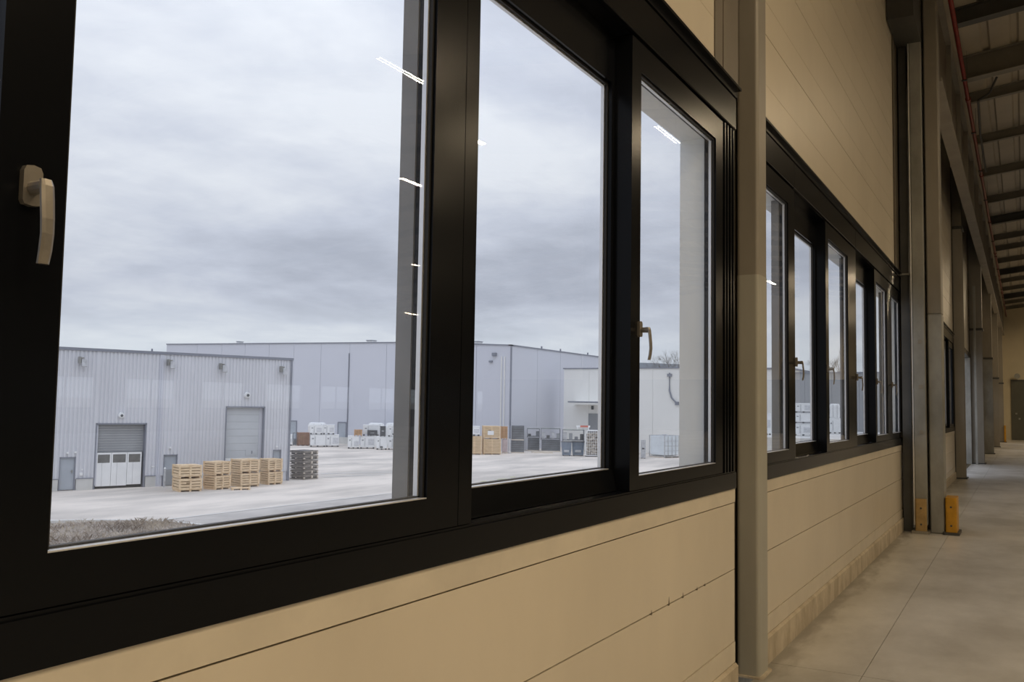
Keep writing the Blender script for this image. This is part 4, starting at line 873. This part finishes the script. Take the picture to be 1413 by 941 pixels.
CRATES = [
('wood', 34.96, 39.93, -3.4, -0.412, 1.22, 1.22, 0.72, 'lower light wooden crate of the leftmost stack, beside the grey warehouse door', 'light wooden crates by the corrugated warehouse'),
('wood', 34.94, 39.95, -2.669, -0.411, 1.22, 1.22, 0.71, 'upper light wooden crate of the leftmost stack, beside the grey warehouse door', 'light wooden crates by the corrugated warehouse'),
('wood', 36.99, 39.4, -3.4, -0.085, 1.05, 1.05, 0.78, 'lower light wooden crate of the second stack from the left at the corrugated warehouse', 'light wooden crates by the corrugated warehouse'),
('wood', 36.97, 39.42, -2.607, -0.084, 1.05, 1.05, 0.77, 'upper light wooden crate of the second stack from the left at the corrugated warehouse', 'light wooden crates by the corrugated warehouse'),
('wood', 38.95, 39.44, -3.4, -0.27, 1.19, 1.19, 0.8, 'lower light wooden crate of the third stack, standing before the pale roller gate', 'light wooden crates by the corrugated warehouse'),
('wood', 38.93, 39.46, -2.591, -0.27, 1.19, 1.19, 0.79, 'upper light wooden crate of the third stack, standing before the pale roller gate', 'light wooden crates by the corrugated warehouse'),
('wood', 41.12, 39.4, -3.4, -0.255, 0.96, 0.96, 0.77, 'lower light wooden crate of the fourth stack, next to the warehouse corner', 'light wooden crates by the corrugated warehouse'),
('wood', 41.1, 39.42, -2.616, -0.255, 0.96, 0.96, 0.76, 'upper light wooden crate of the fourth stack, next to the warehouse corner', 'light wooden crates by the corrugated warehouse'),
('pallet', 37.41, 38.54, -3.4, -0.671, 0.39, 0.39, 0.14, 'flat wooden pallet lying between the second and third crate stacks', ''),
('dark', 45.16, 40.23, -3.4, -0.058, 1.26, 1.26, 0.31, 'dark weathered slatted crate with pale posts, lowest of its stack', 'dark slatted crates stacked at the warehouse corner'),
('dark', 45.16, 40.24, -3.082, -0.057, 1.26, 1.26, 0.29, 'dark weathered slatted crate with pale posts, second from the bottom of its stack', 'dark slatted crates stacked at the warehouse corner'),
('dark', 45.15, 40.25, -2.775, -0.057, 1.26, 1.26, 0.29, 'dark weathered slatted crate with pale posts, third from the bottom of its stack', 'dark slatted crates stacked at the warehouse corner'),
('dark', 45.14, 40.26, -2.469, -0.057, 1.26, 1.26, 0.29, 'dark weathered slatted crate with pale posts, third from the top of its stack', 'dark slatted crates stacked at the warehouse corner'),
('dark', 45.14, 40.26, -2.162, -0.057, 1.26, 1.26, 0.3, 'dark weathered slatted crate with pale posts, second from the top of its stack', 'dark slatted crates stacked at the warehouse corner'),
('dark', 45.13, 40.27, -1.855, -0.057, 1.26, 1.26, 0.3, 'dark weathered slatted crate with pale posts, topmost of its stack', 'dark slatted crates stacked at the warehouse corner'),
('white', 78.0, 72.33, -3.4, -0.823, 0.71, 0.71, 1.29, 'white bulk container half hidden behind the corrugated warehouse corner', 'white bulk containers along the far warehouse'),
('rack', 78.57, 71.84, -3.4, -0.83, 0.44, 0.44, 1.46, 'grey wire trolley between the half hidden container and the brown crate', ''),
('brown', 79.05, 71.42, -3.4, -0.671, 1.21, 1.21, 1.5, 'reddish brown wooden crate left of the white containers', ''),
('white', 78.12, 68.89, -3.4, -0.848, 1.68, 1.3, 1.35, 'white container with dark label, lower left of the stacked block beside the brown crate', 'white bulk containers along the far warehouse'),
('white', 79.41, 67.74, -3.4, -0.865, 1.44, 1.3, 1.36, 'white container, lower right of the stacked block left of the far door', 'white bulk containers along the far warehouse'),
('white', 78.09, 68.92, -2.035, -0.848, 1.37, 1.3, 1.06, 'white container, upper left of the stacked block beside the brown crate', 'white bulk containers along the far warehouse'),
('white', 79.18, 68.01, -2.027, -0.861, 1.28, 1.28, 1.07, 'white container, upper right of the stacked block left of the far door', 'white bulk containers along the far warehouse'),
('bag', 80.48, 71.35, -3.4, -0.845, 2.1, 1.3, 2.59, 'tall white wrapped load showing above and behind the stacked white block', ''),
('white', 78.08, 63.57, -3.4, -0.887, 1.23, 1.23, 1.36, 'white container, first of the low row right of the far door', 'white bulk containers along the far warehouse'),
('white', 79.06, 62.68, -3.4, -0.9, 1.58, 1.3, 1.36, 'white container with grey side panel, second of the low row right of the far door', 'white bulk containers along the far warehouse'),
('white', 78.53, 60.08, -3.4, -0.918, 1.14, 1.14, 1.38, 'white container with small black tag, third of the low row right of the far door', 'white bulk containers along the far warehouse'),
('white', 79.44, 59.24, -3.4, -0.93, 1.38, 1.3, 1.38, 'white container with grey lettered side, fourth of the low row right of the far door', 'white bulk containers along the far warehouse'),
('white', 78.29, 56.33, -3.4, -0.947, 2.09, 1.3, 1.39, 'white container with dark skid, right end of the low row by the window frame', 'white bulk containers along the far warehouse'),
('brownbits', 78.49, 63.06, -2.031, -0.894, 0.85, 0.85, 0.69, 'small orange brown wooden box on the first white container', ''),
('white', 79.62, 62.78, -2.025, -0.903, 1.75, 1.3, 1.19, 'white container stacked on the second of the low row, behind a dark box', 'white bulk containers along the far warehouse'),
('darkbox', 79.52, 62.1, -2.025, -0.908, 1.08, 0.45, 0.62, 'low charcoal box standing in front of an upper white container', ''),
('darkbox', 78.74, 59.8, -2.011, -0.921, 0.61, 0.61, 1.1, 'tall narrow charcoal box between two upper white containers', ''),
('white', 79.42, 59.26, -2.005, -0.93, 1.38, 1.3, 1.22, 'white container stacked on the fourth of the low row', 'white bulk containers along the far warehouse'),
('white', 78.64, 56.71, -2.002, -0.946, 1.81, 1.3, 1.29, 'white container stacked at the right end, on the skid container', 'white bulk containers along the far warehouse'),
('greybox', 78.21, 56.44, -2.002, -0.946, 0.52, 0.4, 0.89, 'pale grey box in front of the right hand upper white container', ''),
('bag', 83.3, 64.96, -3.4, -0.908, 1.86, 1.3, 2.67, 'long white wrapped load rising behind the upper containers, left of two', ''),
('bag', 84.77, 63.62, -3.4, -0.927, 2.04, 1.3, 2.69, 'long white wrapped load rising behind the upper containers, right of two', ''),
('wood', 77.93, 48.31, -3.4, -1.016, 1.37, 1.3, 1.83, 'tan wooden crate lower left, half cut by the window mullion', 'wooden crates beside the blue grey corner'),
('white', 77.95, 48.28, -1.562, -1.016, 1.15, 1.15, 0.96, 'white container on the tan crate by the window mullion', 'white bulk containers along the far warehouse'),
('wood', 79.1, 47.16, -3.4, -0.929, 1.74, 1.74, 1.55, 'honey coloured wooden crate with straps, lower of two in the middle pane', 'wooden crates beside the blue grey corner'),
('wood', 79.08, 47.19, -1.841, -0.946, 1.67, 1.67, 1.29, 'honey coloured wooden crate with white label, upper of two in the middle pane', 'wooden crates beside the blue grey corner'),
('pink', 82.23, 46.87, -3.4, -1.053, 0.63, 0.63, 1.44, 'pinkish wrapped pallet load right of the honey crates', ''),
('brownbits', 82.16, 46.99, -1.945, -1.051, 0.71, 0.71, 1.32, 'small tan box on the pinkish wrapped load', ''),
('stillage', 83.57, 46.51, -3.4, -1.063, 1.35, 1.3, 1.31, 'dark grey metal stillage, lower left beside the tall blue grey corner', 'dark metal stillages in the far yard'),
('stillage', 83.58, 46.5, -2.08, -1.063, 1.32, 1.3, 1.49, 'dark grey metal stillage, upper left beside the tall blue grey corner', 'dark metal stillages in the far yard'),
('stillage', 88.89, 47.39, -3.4, -1.081, 1.27, 1.27, 1.42, 'dark stillage on pale skids, second from the left in the middle pane', 'dark metal stillages in the far yard'),
('rack', 88.84, 47.48, -1.97, -1.08, 1.39, 1.3, 1.01, 'open dark rack on the second stillage in the middle pane', 'dark metal stillages in the far yard'),
('stillage', 88.66, 45.58, -3.4, -1.096, 2.03, 1.3, 1.25, 'wide dark stillage with light scrap boards at its foot', 'dark metal stillages in the far yard'),
('rack', 88.61, 45.67, -2.142, -1.095, 2.11, 1.3, 1.24, 'long open rack with greenish top on the wide dark stillage', 'dark metal stillages in the far yard'),
('bluebin', 82.57, 40.22, -3.4, -1.118, 1.01, 1.01, 1.43, 'blue grey steel bin, left of the pair by the wire cage', 'blue grey bins'),
('bluebin', 83.35, 39.44, -3.4, -1.129, 1.23, 1.23, 1.44, 'blue grey steel bin, right of the pair by the wire cage', 'blue grey bins'),
('rack', 82.61, 40.14, -1.955, -1.119, 2.16, 1.3, 1.17, 'dark rack holding white parts above the blue grey bins', 'dark metal stillages in the far yard'),
('cage', 83.17, 37.89, -3.4, -1.143, 1.78, 1.3, 2.6, 'white framed wire cage full of beige scrap beside the blue grey bins', ''),
('barrier', 83.19, 38.91, -0.768, -1.133, 1.37, 0.3, 0.52, 'red and white striped barrier lying on the rack by the wire cage', ''),
('greybox', 84.31, 32.52, -3.4, -1.203, 0.49, 0.49, 1.78, 'grey bin left of the pale container in the narrow pane', ''),
('ibc', 86.69, 30.94, -3.4, -0.419, 2.14, 2.14, 2.41, 'pale blue white tank container standing alone in the narrow pane', ''),
('white', 92.32, 22.75, -1.0, -1.329, 0.84, 0.84, 2.16, 'white container seen at the left edge of the second window', 'white bulk containers along the far warehouse'),
('bag', 86.1, 20.39, -1.0, -1.338, 0.81, 0.81, 1.94, 'stained white wrapped load behind the first pane of the second window', ''),
('white', 93.12, 19.82, -1.0, -1.361, 1.71, 1.3, 1.21, 'white container, lowest of three behind the second pane of the second window', 'white bulk containers along the far warehouse'),
('white', 93.12, 19.81, 0.225, -1.361, 1.71, 1.3, 1.02, 'white container, middle of three behind the second pane of the second window', 'white bulk containers along the far warehouse'),
('white', 93.14, 19.74, 1.261, -1.362, 1.64, 1.3, 0.96, 'white container, top of three behind the second pane of the second window', 'white bulk containers along the far warehouse'),
('white', 105.74, 18.75, -1.0, -1.395, 1.21, 1.21, 1.67, 'white container, lower of two behind the third pane of the second window', 'white bulk containers along the far warehouse'),
('bag', 105.75, 18.67, 0.684, -1.396, 1.06, 1.06, 1.59, 'white wrapped load, upper of two behind the third pane of the second window', ''),
]
for kind, x, y, z, rz, w, d, h, label, group in CRATES:
    nm, cat, fn = KIND[kind]
    r = bpy.data.objects.new(nm, None); C.objects.link(r); r.location = (x, y, z); r.rotation_euler = (0, 0, rz); ORG[r.name] = (0, 0, 0); r.empty_display_size = .2
    tag(r, label, cat, group or None)
    fn(r, w, d, h)
    if 'white label' in label: MB().box(w * .25, w * .62, -.03, -.016, h * .30, h * .62).build('paper_label', WHITEP, r)
# loose bits between the stillages
for k, (x, y, L_, rz, nm_, lb_) in enumerate(((85.2, 44.6, 1.9, -1.0, 'timber_board', 'pale loose board lying before the wide dark stillage, nearest the bins'), (86.0, 45.3, 1.5, -.7, 'timber_board', 'pale loose board lying askew before the wide dark stillage'))):
    t = MB().box(0, L_, 0, .25, 0, .12).build(nm_, WOOD_P); t.location = (x, y, ZG); t.rotation_euler = (0, 0, rz); tag(t, lb_, 'board', None)
for k, (x, y, lb_) in enumerate(((82.9, 46.3, 'white upright post right of the pinkish load, nearer one'), (83.6, 46.9, 'white upright post right of the pinkish load, farther one'))):
    p = thing('marker_post', lb_, 'post', (x, y, ZG)); MB().tube([(x, y, ZG), (x, y, ZG + 1.5)], .06, 8).build('shaft', WHITEP, p); MB().box(x - .14, x + .14, y - .14, y + .14, ZG, ZG + .05).build('foot', GREYP, p)
